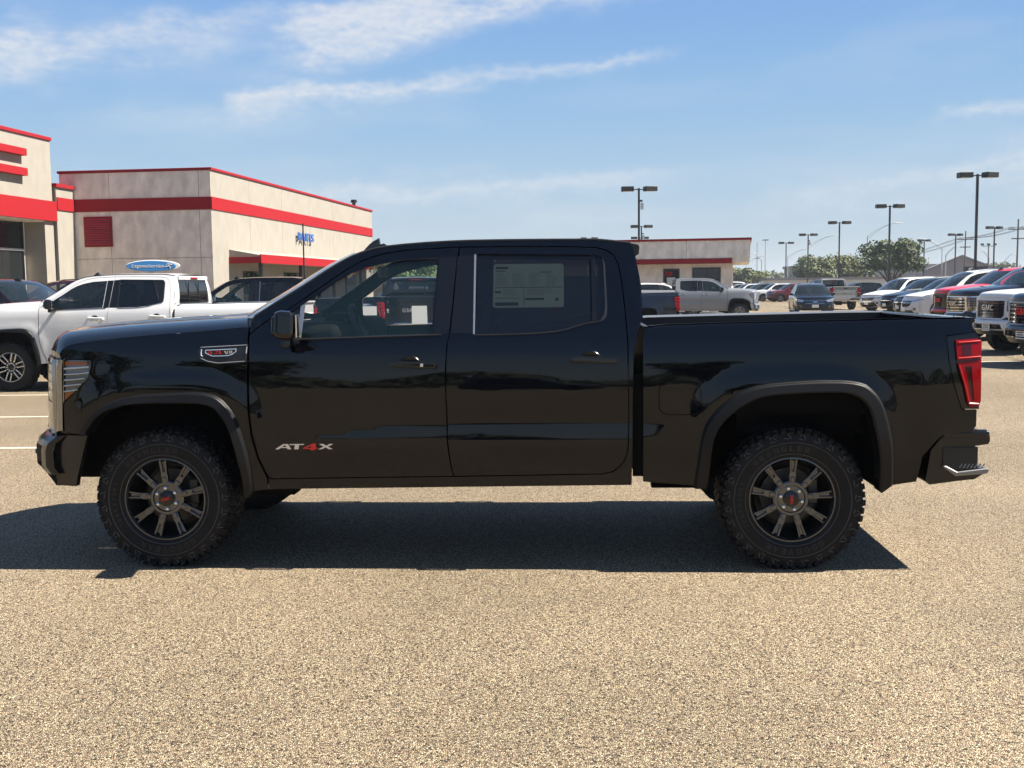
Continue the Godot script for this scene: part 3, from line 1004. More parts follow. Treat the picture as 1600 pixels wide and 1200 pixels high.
func pickup_plan(fine: bool, wheel_style: int) -> Array:
	var key := "pickup%d%d" % [int(fine), wheel_style]
	if plans.has(key):
		return plans[key]
	var L := []
	var st := 0.028 if fine else 0.11
	var k := 4 if fine else 2
	var arch_f := sm(ARCH_F, k)
	var arch_r := sm(ARCH_R, k)
	# ---- outlines on the side, gaps already left between them
	var fender := V2([-0.41, 1.268, -0.615, 1.268, -0.63, 1.285, -0.60, 1.335, -0.45, 1.365, -0.14, 1.396, 0.20, 1.42, 0.368, 1.433, 0.538, 1.447, 0.541, 1.33, 0.538, 1.11, 0.541, 0.96, 0.553, 0.82, 0.587, 0.672, 0.640, 0.545, 0.641, 0.478, 0.56, 0.47])
	fender.append_array(arch_f)
	fender.append_array(V2([-0.54, 0.815, -0.627, 0.832, -0.627, 0.985, -0.60, 1.005, -0.445, 1.14, -0.415, 1.225]))
	var door_f := V2([0.552, 1.40, 0.60, 1.446, 0.66, 1.486, 0.771, 1.546, 0.955, 1.674, 1.10, 1.775, 1.179, 1.822, 1.25, 1.852, 1.333, 1.876, 1.488, 1.897, 1.785, 1.910, 1.764, 1.65, 1.744, 1.407, 1.731, 1.35, 1.722, 1.22, 1.720, 1.105, 1.724, 0.927, 1.726, 0.763, 1.740, 0.64, 1.756, 0.560, 0.672, 0.546, 0.655, 0.553, 0.602, 0.672, 0.568, 0.819, 0.555, 0.961, 0.552, 1.114, 0.555, 1.323])
	var door_r := V2([1.794, 1.910, 2.108, 1.909, 2.493, 1.903, 2.62, 1.895, 2.675, 1.878, 2.715, 1.848, 2.738, 1.80, 2.758, 1.695, 2.774, 1.526, 2.787, 1.341, 2.79, 0.872, 2.786, 0.721, 2.772, 0.665, 2.745, 0.622, 2.70, 0.588, 2.64, 0.574, 1.764, 0.560, 1.748, 0.64, 1.734, 0.763, 1.732, 0.927, 1.728, 1.105, 1.730, 1.22, 1.739, 1.35, 1.752, 1.407, 1.772, 1.65])
	var hole_f := V2([0.775, 1.528, 0.862, 1.583, 0.955, 1.645, 1.048, 1.712, 1.14, 1.762, 1.237, 1.797, 1.33, 1.818, 1.43, 1.836, 1.662, 1.849, 1.640, 1.400, 0.86, 1.380, 0.785, 1.378])
	var hole_r := V2([1.880, 1.870, 2.575, 1.857, 2.625, 1.853, 2.645, 1.840, 2.652, 1.80, 2.662, 1.546, 2.655, 1.50, 2.629, 1.472, 2.575, 1.462, 2.50, 1.445, 2.415, 1.420, 2.227, 1.402, 1.888, 1.397])
	var cab := PackedVector2Array([Vector2(0.548, 1.44)])
	cab.append(Vector2(0.55, 1.497))
	cab.append_array(sm(ROOF_EDGE, 2))
	cab.append_array(V2([2.835, 1.88, 2.846, 1.84, 2.862, 1.75, 2.876, 1.675, 2.882, 1.47, 2.862, 1.454, 2.845, 1.40, 2.827, 1.335, 2.820, 1.175, 2.811, 0.504, 0.648, 0.478, 0.652, 0.53]))
	var bed := V2([2.878, 0.524, 2.878, 1.365, 2.892, 1.415, 2.915, 1.437, 3.375, 1.448, 4.46, 1.464, 4.70, 1.469, 4.742, 1.464, 4.764, 1.44, 4.773, 1.385, 4.60, 1.365, 4.602, 1.345, 4.612, 1.227, 4.644, 1.079, 4.685, 0.957, 4.70, 0.938, 4.784, 0.938, 4.784, 0.845, 4.759, 0.812, 4.598, 0.805, 4.552, 0.768, 4.475, 0.675, 4.464, 0.608, 4.447, 0.524, 4.32, 0.507])
	bed.append_array(arch_r)
	var fuel := PackedVector2Array()
	for i in 24:
		var a := TAU * i / 24
		fuel.append(Vector2(3.089 + 0.119 * signf(cos(a)) * pow(absf(cos(a)), 0.45), 1.018 + 0.095 * signf(sin(a)) * pow(absf(sin(a)), 0.45)))
	# ---- skins, driver's side then passenger's side
	for side in [1.0, -1.0]:
		var X := Transform3D.IDENTITY if side > 0 else MIRROR
		var mb := MB.new(); mb.x = X
		mb.skin(fender, [], z_truck, st, 0.03)
		item(L, "front_fender", mb, "paint")
		mb = MB.new(); mb.x = X
		mb.skin(door_f, [hole_f], z_truck, st, 0.022)
		var df := item(L, "front_door", mb, "paint")
		mb = MB.new(); mb.x = X
		mb.skin(door_r, [hole_r], z_truck, st, 0.022)
		var dr := item(L, "rear_door", mb, "paint")
		mb = MB.new(); mb.x = X
		mb.skin(cab, [shrink(door_f, 0.007), shrink(door_r, 0.007)], z_truck, st, 0.025)
		item(L, "cab_side", mb, "paint")
		mb = MB.new(); mb.x = X
		mb.skin(bed, [shrink(fuel, 0.004)], z_truck, st, 0.03)
		var bs := item(L, "bed_side", mb, "paint")
		mb = MB.new(); mb.x = X
		mb.skin(fuel, [], z_truck, st, 0.015)
		item(L, "fuel_door", mb, "paint", bs)
		mb = MB.new(); mb.x = X
		var run := []
		for q in sm(ROOF_EDGE, 3):
			run.append(Vector3(q.x, q.y + 0.001, z_truck(q.x, q.y) - 0.002))
		mb.tube(run, 0.006, 0.006, 8)
		item(L, "roof_moulding", mb, "moulding")  # added tube along the roof edge, catches the sun as a glint line
		# glass and its trim
		mb = MB.new(); mb.x = X
		mb.skin(V2([0.872, 1.592, 0.955, 1.648, 1.048, 1.715, 1.14, 1.765, 1.237, 1.80, 1.33, 1.821, 1.43, 1.839, 1.665, 1.852, 1.643, 1.397, 0.856, 1.377]), [], z_glass, st, 0.004)
		item(L, "window", mb, "glass_front", df)
		mb = MB.new(); mb.x = X
		mb.skin(V2([0.77, 1.53, 0.848, 1.579, 0.838, 1.377, 0.78, 1.375]), [], func(x, h): return z_glass(x, h) + 0.004, 0.1, 0.01)
		item(L, "mirror_sail", mb, "gloss_black", df)
		mb = MB.new(); mb.x = X
		mb.skin(V2([0.846, 1.578, 0.872, 1.594, 0.860, 1.376, 0.836, 1.376]), [], func(x, h): return z_glass(x, h) + 0.010, 0.1, 0.01)
		item(L, "window_divider", mb, "trimline", df)
		mb = MB.new(); mb.x = X
		mb.skin(V2([1.90, 1.872, 2.578, 1.860, 2.580, 1.458, 2.415, 1.418, 2.227, 1.400, 1.90, 1.395]), [], z_glass, st, 0.004)
		item(L, "window", mb, "glass_rear", dr)
		mb = MB.new(); mb.x = X
		mb.skin(V2([2.582, 1.860, 2.606, 1.858, 2.614, 1.468, 2.584, 1.458]), [], func(x, h): return z_glass(x, h) + 0.006, 0.1, 0.01)
		item(L, "window_divider", mb, "gloss_black", dr)
		mb = MB.new(); mb.x = X
		mb.skin(V2([2.608, 1.858, 2.640, 1.850, 2.655, 1.80, 2.664, 1.546, 2.655, 1.495, 2.616, 1.466]), [], z_glass, 0.1, 0.004)
		item(L, "quarter_glass", mb, "glass_rear", dr)
		mb = MB.new(); mb.x = X
		mb.skin(V2([1.882, 1.868, 1.893, 1.868, 1.896, 1.397, 1.886, 1.397]), [], func(x, h): return z_glass(x, h) + 0.016, 0.1, 0.012)
		item(L, "window_divider", mb, "trimline_bright", dr)
		mb = MB.new(); mb.x = X
		mb.skin(V2([1.672, 1.852, 1.775, 1.855, 1.758, 1.60, 1.744, 1.402, 1.650, 1.397]), [], func(x, h): return z_truck(x, h) + 0.0025, 0.1, 0.004)
		item(L, "pillar_trim", mb, "gloss_black", df)
		mb = MB.new(); mb.x = X
		mb.skin(V2([1.783, 1.857, 1.880, 1.866, 1.886, 1.399, 1.754, 1.403, 1.768, 1.60]), [], func(x, h): return z_truck(x, h) + 0.0025, 0.1, 0.004)
		item(L, "pillar_trim", mb, "gloss_black", dr)
		mb = MB.new(); mb.x = X
		mb.skin(V2([2.648, 1.842, 2.664, 1.80, 2.674, 1.546, 2.668, 1.49, 2.640, 1.463, 2.634, 1.475, 2.657, 1.505, 2.663, 1.546, 2.654, 1.798]), [], func(x, h): return z_truck(x, h) + 0.003, 0.1, 0.004)
		item(L, "window_edge_trim", mb, "moulding", dr)
		# belt moulding under both windows
		mb = MB.new(); mb.x = X
		for q in [[0.79, 1.374, 1.70, 1.394]]:
			mb.tube([Vector3(q[0], q[1], z_truck(q[0], q[1]) + 0.001), Vector3((q[0] + q[2]) / 2, (q[1] + q[3]) / 2, z_truck((q[0] + q[2]) / 2, (q[1] + q[3]) / 2) + 0.001), Vector3(q[2], q[3], z_truck(q[2], q[3]) + 0.001)], 0.006, 0.006, 6)
		item(L, "belt_moulding", mb, "belt", df)
		mb = MB.new(); mb.x = X
		var low := []
		for q in sm(V2([1.90, 1.391, 2.227, 1.396, 2.415, 1.414, 2.50, 1.439, 2.575, 1.456, 2.632, 1.466, 2.664, 1.500]), 3):
			low.append(Vector3(q.x, q.y, z_truck(q.x, q.y) + 0.001))
		mb.tube(low, 0.005, 0.005, 6)
		item(L, "belt_moulding", mb, "belt", dr)
		# handles: dished cup and bar
		for q in [[1.535, 1.224, df], [2.593, 1.245, dr]]:
			mb = MB.new(); mb.x = X
			var hx: float = q[0]
			var hy: float = q[1]
			var zz := z_truck(hx, hy)
			var old := mb.x
			mb.x = old * Transform3D(Basis.from_scale(Vector3(1.0, 0.85, 0.3)), Vector3(hx - 0.02, hy - 0.004, zz + 0.0005))
			var cup := MB.new()
			cup.x = mb.x
			cup.lathe([Vector2(0.064, 0.0), Vector2(0.061, 0.010), Vector2(0.057, 0.004)], 28)
			cup.lathe([Vector2(0.057, 0.004), Vector2(0.03, -0.002), Vector2(0.0, -0.003)], 28)
			item(L, "handle_recess", cup, "recess", q[2])
			mb.x = old * Transform3D(Basis(Vector3.BACK, -0.055) * Basis(Vector3.RIGHT, -0.05), Vector3(hx, hy, zz + 0.032))
			mb.rbox(Vector3.ZERO, Vector3(0.275, 0.040, 0.026), 0.012)
			mb.rbox(Vector3(-0.118, 0, -0.018), Vector3(0.035, 0.034, 0.03), 0.008)
			mb.rbox(Vector3(0.118, 0, -0.018), Vector3(0.035, 0.034, 0.03), 0.008)
			mb.x = old
			var hd := item(L, "door_handle", mb, "handle", q[2])
			if hx < 2.0:
				mb = MB.new(); mb.x = X * Transform3D(Basis(Vector3.BACK, -0.055), Vector3(hx + 0.055, hy - 0.003, zz + 0.045))
				mb.rbox(Vector3.ZERO, Vector3(0.018, 0.018, 0.004), 0.002)
				item(L, "keyhole_cover", mb, "badge_silver", hd)
		# wheel arch flares
		for q in 2:
			mb = strip_flare(sm(FLARE[q][0], 2), sm(FLARE[q][1], 2), 56 if fine else 26)
			if side < 0:
				var m2 := MB.new()
				m2.append(mb.mesh(), MIRROR)
				mb = m2
			item(L, "wheel_arch_flare", mb, "flare")
			# inner liner
			mb = MB.new(); mb.x = X
			var path: PackedVector2Array = sm(FLARE[q][1], 2)
			mb.grid(24, 2, func(u, v): var p := at_len(path, u); return Vector3(p.x, p.y + 0.01, lerpf(0.99, 0.52, v)), Vector3(0.04 if q == 0 else 3.74, 0.5, 0.75), true)
			var wall := path.duplicate()
			mb.x = X * Transform3D(Basis.IDENTITY, Vector3(0, 0, 0.52))
			mb.skin(shrink(wall, 0.02), [], func(_x, _h): return 0.0, 0.3, 0.0)
			item(L, "wheel_well_liner", mb, "well_black")
		# headlight with chrome C-shaped surround
		mb = MB.new(); mb.x = X
		var lampf := func(x, h): return z_truck(x, h) - 0.006
		mb.skin(V2([-0.60, 1.260, -0.424, 1.260, -0.420, 1.225, -0.448, 1.145, -0.604, 1.012]), [], lampf, 0.05, 0.05)
		var hl := item(L, "headlight", mb, "lamp_dark")
		mb = MB.new(); mb.x = X
		for i in 5:
			var y := 1.215 - i * 0.034
			var xe := lerpf(-0.432, -0.55, maxf(0.0, i - 1) / 4.5)
			mb.x = X
			mb.tube([Vector3(-0.60, y - 0.008, z_truck(-0.60, y) + 0.002), Vector3((xe - 0.6) / 2, y - 0.003, z_truck((xe - 0.6) / 2, y) + 0.001), Vector3(xe, y + 0.004, z_truck(xe, y) - 0.001)], 0.007, 0.005, 6)
		item(L, "lamp_fin", mb, "lamp_glass", hl)
		mb = MB.new(); mb.x = X
		mb.skin(V2([-0.60, 1.252, -0.445, 1.252, -0.44, 1.232, -0.60, 1.226]), [], func(x, h): return lampf.call(x, h) + 0.006, 0.05, 0.006)
		item(L, "turn_signal", mb, "amber", hl)
		mb = MB.new(); mb.x = X
		mb.skin(V2([-0.60, 1.065, -0.54, 1.066, -0.602, 1.018]), [], func(x, h): return lampf.call(x, h) + 0.005, 0.05, 0.006)
		item(L, "turn_signal", mb, "amber", hl)
		# front of the lamp, seen from ahead
		mb = MB.new(); mb.x = X
		nose_patch(mb, V2([0.60, 1.245, 0.60, 0.985, 0.87, 0.985, 0.90, 1.02, 0.90, 1.245]), [], 0.006, st * 2, 0.02)
		var hf := item(L, "headlight", mb, "lamp_dark")
		mb = MB.new(); mb.x = X
		nose_patch(mb, V2([0.57, 1.262, 0.945, 1.262, 0.945, 0.83, 0.86, 0.80, 0.62, 0.86, 0.57, 0.90]), [V2([0.61, 1.235, 0.61, 0.995, 0.865, 0.995, 0.89, 1.025, 0.89, 1.235])], 0.016, st * 2, 0.03)
		item(L, "lamp_surround", mb, "nose_bright", hf)
		mb = MB.new(); mb.x = X
		for i in 4:
			nose_patch(mb, V2([0.63, 1.225 - i * 0.055, 0.63, 1.19 - i * 0.055, 0.87, 1.19 - i * 0.055, 0.87, 1.225 - i * 0.055]), [], 0.012, 0.2, 0.006)
		item(L, "lamp_element", mb, "lamp_glass", hf)
		mb = MB.new(); mb.x = X
		nose_patch(mb, V2([0.872, 1.228, 0.872, 1.0, 0.887, 1.028, 0.887, 1.228]), [], 0.013, 0.2, 0.006)
		item(L, "daytime_lamp", mb, "drl_white", hf)
		# chrome upright at the corner of the nose
		mb = MB.new(); mb.x = X
		mb.skin(V2([-0.690, 1.262, -0.606, 1.262, -0.608, 1.01, -0.632, 0.985, -0.632, 0.84, -0.69, 0.81]), [], func(x, h): return minf(z_truck(x, h) + 0.004, 0.955), 0.04, 0.03)
		item(L, "corner_trim", mb, "nose_bright")
		# bumper corner
		mb = MB.new(); mb.x = X
		mb.skin(V2([-0.70, 0.80, -0.455, 0.806, -0.462, 0.79, -0.535, 0.56, -0.56, 0.488, -0.70, 0.486]), [], func(x, h): return z_truck(x, 0.75) - 0.004 - 0.25 * maxf(0.0, 0.56 - h), 0.05, 0.05)
		item(L, "bumper_corner", mb, "bumper")
		# door mirror
		mb = MB.new(); mb.x = X
		var ml := MB.new()
		ml.x = X * Transform3D(Basis(Vector3.UP, 0.18) * Basis(Vector3.RIGHT, -0.09) * Basis(Vector3.BACK, -0.06), Vector3(0.822, 1.462, 1.155))
		ml.rbox(Vector3.ZERO, Vector3(0.125, 0.165, 0.21), 0.038)
		ml.rbox(Vector3(-0.050, -0.006, 0.03), Vector3(0.045, 0.11, 0.12), 0.018)
		ml.rbox(Vector3(0.004, -0.098, -0.06), Vector3(0.058, 0.06, 0.10), 0.018)
		ml.x = X
		ml.tube([Vector3(0.822, 1.365, 1.09), Vector3(0.826, 1.36, 1.0), Vector3(0.83, 1.385, 0.93)], 0.026, 0.034, 8)
		var mi := item(L, "door_mirror", ml, "mirror")
		mb = MB.new()
		mb.x = X * Transform3D(Basis(Vector3.UP, 0.18), Vector3(0.8905, 1.462, 1.150))
		mb.rbox(Vector3.ZERO, Vector3(0.010, 0.13, 0.17), 0.004)
		item(L, "mirror_glass", mb, "chrome", mi)
		# tail lamp: black housing, red lens on the side and round the back
		mb = MB.new(); mb.x = X
		mb.skin(V2([4.602, 1.360, 4.768, 1.382, 4.80, 1.36, 4.80, 0.942, 4.705, 0.944, 4.692, 0.957, 4.651, 1.079, 4.619, 1.227, 4.608, 1.345]), [], func(x, h): return z_truck(x, h) - 0.004, 0.05, 0.04)
		var th := item(L, "tail_lamp", mb, "gloss_black")
		mb = MB.new(); mb.x = X
		mb.skin(V2([4.655, 1.338, 4.785, 1.345, 4.806, 1.325, 4.806, 1.232, 4.661, 1.222]), [], func(x, h): return z_truck(x, h) + 0.009, 0.05, 0.03)
		item(L, "lamp_lens", mb, "tail_red", th)
		mb = MB.new(); mb.x = X
		mb.skin(V2([4.662, 1.214, 4.806, 1.224, 4.806, 0.985, 4.785, 0.955, 4.738, 0.957, 4.726, 0.973, 4.698, 1.096]), [V2([4.705, 1.19, 4.745, 1.19, 4.765, 0.99, 4.750, 0.99])], func(x, h): return z_truck(x, h) + 0.007, 0.05, 0.03)
		item(L, "lamp_lens", mb, "tail_red", th)
		mb = MB.new(); mb.x = X
		mb.skin(V2([4.702, 1.193, 4.748, 1.193, 4.768, 0.987, 4.747, 0.987]), [], func(x, h): return z_truck(x, h) + 0.002, 0.05, 0.03)
		item(L, "lamp_lens", mb, "tail_dark", th)
		# light guides inside the lens
		mb = MB.new(); mb.x = X
		for q in [[4.668, 1.325, 4.796, 1.332], [4.664, 1.236, 4.80, 1.243], [4.670, 1.200, 4.705, 1.09], [4.705, 1.09, 4.734, 0.975], [4.734, 0.975, 4.79, 0.972]]:
			mb.tube([Vector3(q[0], q[1], z_truck(q[0], q[1]) + 0.0105), Vector3((q[0] + q[2]) * 0.5, (q[1] + q[3]) * 0.5, z_truck((q[0] + q[2]) * 0.5, (q[1] + q[3]) * 0.5) + 0.0105), Vector3(q[2], q[3], z_truck(q[2], q[3]) + 0.0105)], 0.0055, 0.0055, 6)
		item(L, "light_guide", mb, "tail_guide", th)
		mb = MB.new(); mb.x = X
		mb.skin(V2([4.69, 1.315, 4.745, 1.318, 4.745, 1.255, 4.69, 1.252]), [], func(x, h): return z_truck(x, h) + 0.0105, 0.1, 0.004)
		item(L, "lamp_lens", mb, "tail_dark", th)
		mb = MB.new(); mb.x = X
		mb.rbox(Vector3(4.800, 1.15, 0.868), Vector3(0.03, 0.38, 0.145), 0.012)
		item(L, "lamp_lens", mb, "tail_red", th)
		mb = MB.new(); mb.x = X
		mb.rbox(Vector3(4.806, 1.08, 0.868), Vector3(0.03, 0.06, 0.10), 0.008)
		item(L, "reverse_lamp", mb, "lamp_glass", th)
	# ---- hood
	var hood_e := V2([-0.645, 1.288, -0.60, 1.337, -0.45, 1.367, -0.14, 1.398, 0.20, 1.422, 0.368, 1.435, 0.53, 1.449])
	var hood := MB.new()
	var hood_f := func(u: float, v: float) -> Vector3:
		var s := v * 2.0 - 1.0
		var e := curve_at(hood_e, u)
		var a := absf(s)
		var ze := z_truck(e.x, e.y) - 0.012
		var rise := lerpf(0.078, 0.056, u) * (1.0 - pow(a, 7.0)) * smoothstep(-0.1, 0.25, u) + 0.006 * (1.0 - a * a)
		# raised centre of the hood
		rise += 0.010 * (1.0 - smoothstep(0.42, 0.55, a)) * smoothstep(0.12, 0.4, u)
		var dx := -0.28 * (1.0 - a * a * a) * (1.0 - u) - 0.16 * (1.0 - a * a) * u
		return Vector3(e.x + dx, e.y + rise + (0.012 if u < 0.02 else 0.0), s * ze)
	hood.grid(28 if fine else 16, 48 if fine else 24, hood_f, Vector3(0, 0.5, 0))
	item(L, "hood", hood, "paint")
	var lip := MB.new()
	lip.grid(3, 30, func(u, v): var p: Vector3 = hood_f.call(0.0, v); return Vector3(p.x + 0.002 + 0.01 * u, lerpf(p.y, 1.25, u), p.z), Vector3(0, 1.2, 0))
	item(L, "hood_lip", lip, "paint")
	# ---- nose: backing, grille bars, lettering, bumper
	var nb := MB.new()
	nose_patch(nb, V2([-0.93, 0.78, 0.93, 0.78, 0.93, 1.285, -0.93, 1.285]), [], -0.03, 0.12, 0.0)
	nose_patch(nb, V2([-0.585, 0.815, 0.585, 0.815, 0.585, 1.255, -0.585, 1.255]), [], -0.005, 0.12, 0.02)
	var gr := item(L, "grille", nb, "gloss_black")
	for i in 5:
		var bar := MB.new()
		var y := 0.86 + i * 0.082
		nose_patch(bar, V2([-0.54, y, 0.54, y, 0.54, y + 0.026, -0.54, y + 0.026]), [], 0.014, 0.12, 0.03)
		item(L, "grille_bar", bar, "nose_bar", gr)
	var sur := MB.new()
	nose_patch(sur, V2([-0.60, 1.275, 0.60, 1.275, 0.60, 0.87, 0.52, 0.80, -0.52, 0.80, -0.60, 0.87]), [V2([-0.555, 1.235, 0.555, 1.235, 0.555, 0.89, 0.49, 0.835, -0.49, 0.835, -0.555, 0.89])], 0.018, 0.1, 0.03)
	item(L, "grille_surround", sur, "nose_bright", gr)
	var gl := MB.new()
	gl.append(lettering("GMC", 0.46, 0.13, 0.02).mesh(), Transform3D(Basis(Vector3.UP, -PI / 2), Vector3(-0.966, 1.075, 0)))
	item(L, "grille_lettering", gl, "grille_letters", gr)
	var bp := MB.new()
	nose_patch(bp, V2([-0.945, 0.56, 0.945, 0.56, 0.945, 0.80, -0.945, 0.80]), [V2([-0.60, 0.585, 0.60, 0.585, 0.55, 0.70, -0.55, 0.70]), V2([0.70, 0.60, 0.88, 0.60, 0.88, 0.73, 0.70, 0.73]), V2([-0.88, 0.60, -0.70, 0.60, -0.70, 0.73, -0.88, 0.73])], 0.0, 0.06, 0.05)
	bp.grid(2, 30, func(u, v): var z: float = (v * 2 - 1) * 0.945; return Vector3(nose_x(0.80, z) + 0.05 * u - 0.0, 0.80 + 0.012 * u, z), Vector3(-0.6, 0.5, 0))
	var bi := item(L, "front_bumper", bp, "bumper")
	var lo := MB.new()
	nose_patch(lo, V2([-0.70, 0.45, 0.70, 0.45, 0.80, 0.565, -0.80, 0.565]), [], -0.006, 0.08, 0.03)
	nose_patch(lo, V2([-0.88, 0.50, 0.88, 0.50, 0.88, 0.79, -0.88, 0.79]), [], -0.075, 0.12, 0.0)
	for sg in [-1.0, 1.0]:
		lo.rbox(Vector3(-0.97, 0.64, 0.42 * sg), Vector3(0.05, 0.06, 0.03), 0.012)
	item(L, "skid_plate", lo, "trim_black", bi)
	for sg in [-1.0, 1.0]:
		var sn := MB.new()
		var zz := 0.64
		sn.x = Transform3D(Basis(Vector3.UP, -PI / 2), Vector3(nose_x(0.66, zz) - 0.004, 0.66, zz * sg))
		sn.lathe([Vector2(0.016, -0.004), Vector2(0.015, 0.004), Vector2(0.0, 0.006)], 16)
		item(L, "parking_sensor", sn, "nut", bi)
	# ---- windshield, roof, back of the cab
	var pil := sm(V2([0.568, 1.51, 0.671, 1.577, 0.857, 1.694, 1.043, 1.815, 1.184, 1.884]), 4)
	var ws := MB.new()
	ws.grid(10, 16, func(u, v): var s: float = v * 2 - 1; var e := at_len(pil, u); return Vector3(e.x - (0.27 - 0.11 * u) * (1 - s * s), e.y - 0.012 * (1 - u) + 0.02 * u * (1 - s * s), s * (z_truck(e.x, e.y) - 0.012)), Vector3(1.8, 1.2, 0))
	item(L, "windshield", ws, "glass_shield")
	var cowl := MB.new()
	cowl.grid(3, 20, func(u, v): var s: float = v * 2 - 1; var a: Vector3 = hood_f.call(1.0, v); var e := Vector3(0.575 - 0.27 * (1 - s * s), 1.500, s * 0.905); return Vector3(lerpf(a.x - 0.03, e.x + 0.06, u), lerpf(a.y - 0.03, e.y - 0.01, u), lerpf(a.z, e.z, u)), Vector3(0, 0, 0))
	item(L, "cowl", cowl, "trim_black")
	var roof_p := sm(V2([1.184, 1.884, 1.358, 1.924, 1.72, 1.948, 2.108, 1.952, 2.493, 1.949, 2.646, 1.945, 2.817, 1.923]), 3)
	var roof := MB.new()
	roof.grid(20, 16, func(u, v): var s: float = v * 2 - 1; var e := curve_at(roof_p, u); return Vector3(e.x - 0.16 * (1 - s * s) * (1 - u), e.y + 0.026 * (1 - s * s) * smoothstep(-0.2, 0.3, u), s * (z_truck(e.x, e.y) - 0.001)), Vector3(2, 1, 0))
	item(L, "roof", roof, "paint")
	var back := MB.new()
	back.x = Transform3D(Vector3(0, 0, 1), Vector3(0, 1, 0), Vector3(-1, 0, 0), Vector3.ZERO)
	back.x = Transform3D(Vector3(0, 0, -1), Vector3(0, 1, 0), Vector3(1, 0, 0), Vector3.ZERO)
	var backf := func(_z, h): return smooth_table([0.5, 2.805, 1.2, 2.82, 1.40, 2.85, 1.47, 2.872, 1.67, 2.868, 1.85, 2.838, 1.93, 2.815], h)
	back.skin(V2([-0.955, 0.52, 0.955, 0.52, 0.965, 1.3, 0.935, 1.42, 0.83, 1.68, 0.745, 1.895, 0.70, 1.925, -0.70, 1.925, -0.745, 1.895, -0.83, 1.68, -0.935, 1.42, -0.965, 1.3]), [V2([-0.74, 1.46, 0.74, 1.46, 0.68, 1.84, -0.68, 1.84])], backf, 0.12, 0.03)
	item(L, "cab_back", back, "paint")
	back = MB.new()
	back.x = Transform3D(Vector3(0, 0, -1), Vector3(0, 1, 0), Vector3(1, 0, 0), Vector3(-0.012, 0, 0))
	back.skin(V2([-0.75, 1.45, 0.75, 1.45, 0.69, 1.85, -0.69, 1.85]), [], backf, 0.15, 0.004)
	var bw := item(L, "rear_window", back, "glass_dim")
	var fr := MB.new()
	for sg in [-1.0, 1.0]:
		fr.rbox(Vector3(2.862, 1.64, 0.24 * sg), Vector3(0.012, 0.36, 0.022), 0.004)
	fr.rbox(Vector3(2.87, 1.465, 0), Vector3(0.012, 0.02, 1.4), 0.004)
	item(L, "window_frame", fr, "trim_black", bw)
	var spo := MB.new()
	spo.x = Transform3D(Basis.IDENTITY, Vector3(0, 0, -0.69))
	spo.prism(V2([2.76, 1.930, 2.817, 1.926, 2.868, 1.915, 2.875, 1.900, 2.870, 1.858, 2.848, 1.846, 2.83, 1.87]), 1.38, 0.006)
	var sp := item(L, "cab_spoiler", spo, "paint")
	item(L, "third_brake_lamp", _mb(Vector3(2.873, 1.885, 0), Vector3(0.02, 0.035, 0.34), 0.006), "tail_red", sp)
	var fin := MB.new()
	fin.x = Transform3D(Basis.IDENTITY, Vector3(0, 0, -0.022))
	fin.prism(V2([1.03, 1.893, 1.10, 1.965, 1.125, 1.985, 1.168, 2.008, 1.174, 1.965, 1.20, 1.972, 1.232, 1.95, 1.24, 1.915]), 0.044, 0.012)
	item(L, "roof_antenna", fin, "gloss_black")
	# ---- bed
	var bd := MB.new()
	for sg in [-1.0, 1.0]:
		bd.x = Transform3D.IDENTITY if sg > 0 else MIRROR
		# rail cap and inner wall
		var rc := MB.new()
		rc.x = bd.x
		rc.grid(16, 3, func(u, v): var x := lerpf(2.895, 4.745, u); var y := table([2.895, 1.432, 2.95, 1.4445, 3.375, 1.4515, 4.46, 1.4675, 4.745, 1.468], x); return Vector3(x, y - 0.012 * v * v, lerpf(z_truck(x, y - 0.006), 0.80, v)), Vector3(3.8, 1.0, 0.9))
		item(L, "rail_cap", rc, "rail_cap")
		bd.grid(8, 3, func(u, v): var x := lerpf(2.895, 4.745, u); return Vector3(x, lerpf(table([2.895, 1.42, 3.375, 1.4395, 4.46, 1.4555, 4.745, 1.456], x), 0.95, v), 0.80 + 0.05 * smoothstep(0.1, 0.3, v)), Vector3(3.8, 1.2, 1.5))
	bd.x = Transform3D.IDENTITY
	var br := item(L, "bed_rail", bd, "bedrail")
	bd = MB.new()
	bd.box(Vector3(3.82, 0.94, 0), Vector3(1.88, 0.03, 1.7))
	bd.box(Vector3(2.90, 1.18, 0), Vector3(0.03, 0.5, 1.72))
	for i in 9:
		bd.box(Vector3(3.82, 0.962, -0.72 + i * 0.18), Vector3(1.84, 0.016, 0.07))
	item(L, "bed_floor", bd, "trim_black", br)
	var tg := MB.new()
	tg.rbox(Vector3(4.755, 1.135, 0), Vector3(0.065, 0.655, 1.585), 0.022)
	tg.rbox(Vector3(4.765, 1.446, 0), Vector3(0.105, 0.035, 1.64), 0.014)
	var ti := item(L, "tailgate", tg, "paint")
	var tp := MB.new()
	tp.rbox(Vector3(4.789, 1.12, 0), Vector3(0.008, 0.22, 1.30), 0.003)
	item(L, "tailgate_step", tp, "tail_panel", ti)
	tp = MB.new()
	tp.rbox(Vector3(4.793, 1.34, 0), Vector3(0.012, 0.06, 0.22), 0.004)
	item(L, "tailgate_handle", tp, "trim_black", ti)
	tp = MB.new()
	tp.append(lettering("GMC", 0.34, 0.10, 0.012).mesh(), Transform3D(Basis(Vector3.UP, PI / 2), Vector3(4.797, 1.12, 0)))
	item(L, "tailgate_lettering", tp, "badge_silver", ti)
	# ---- rear bumper
	var rb := MB.new()
	rb.x = Transform3D(Basis.IDENTITY, Vector3(0, 0, -0.94))
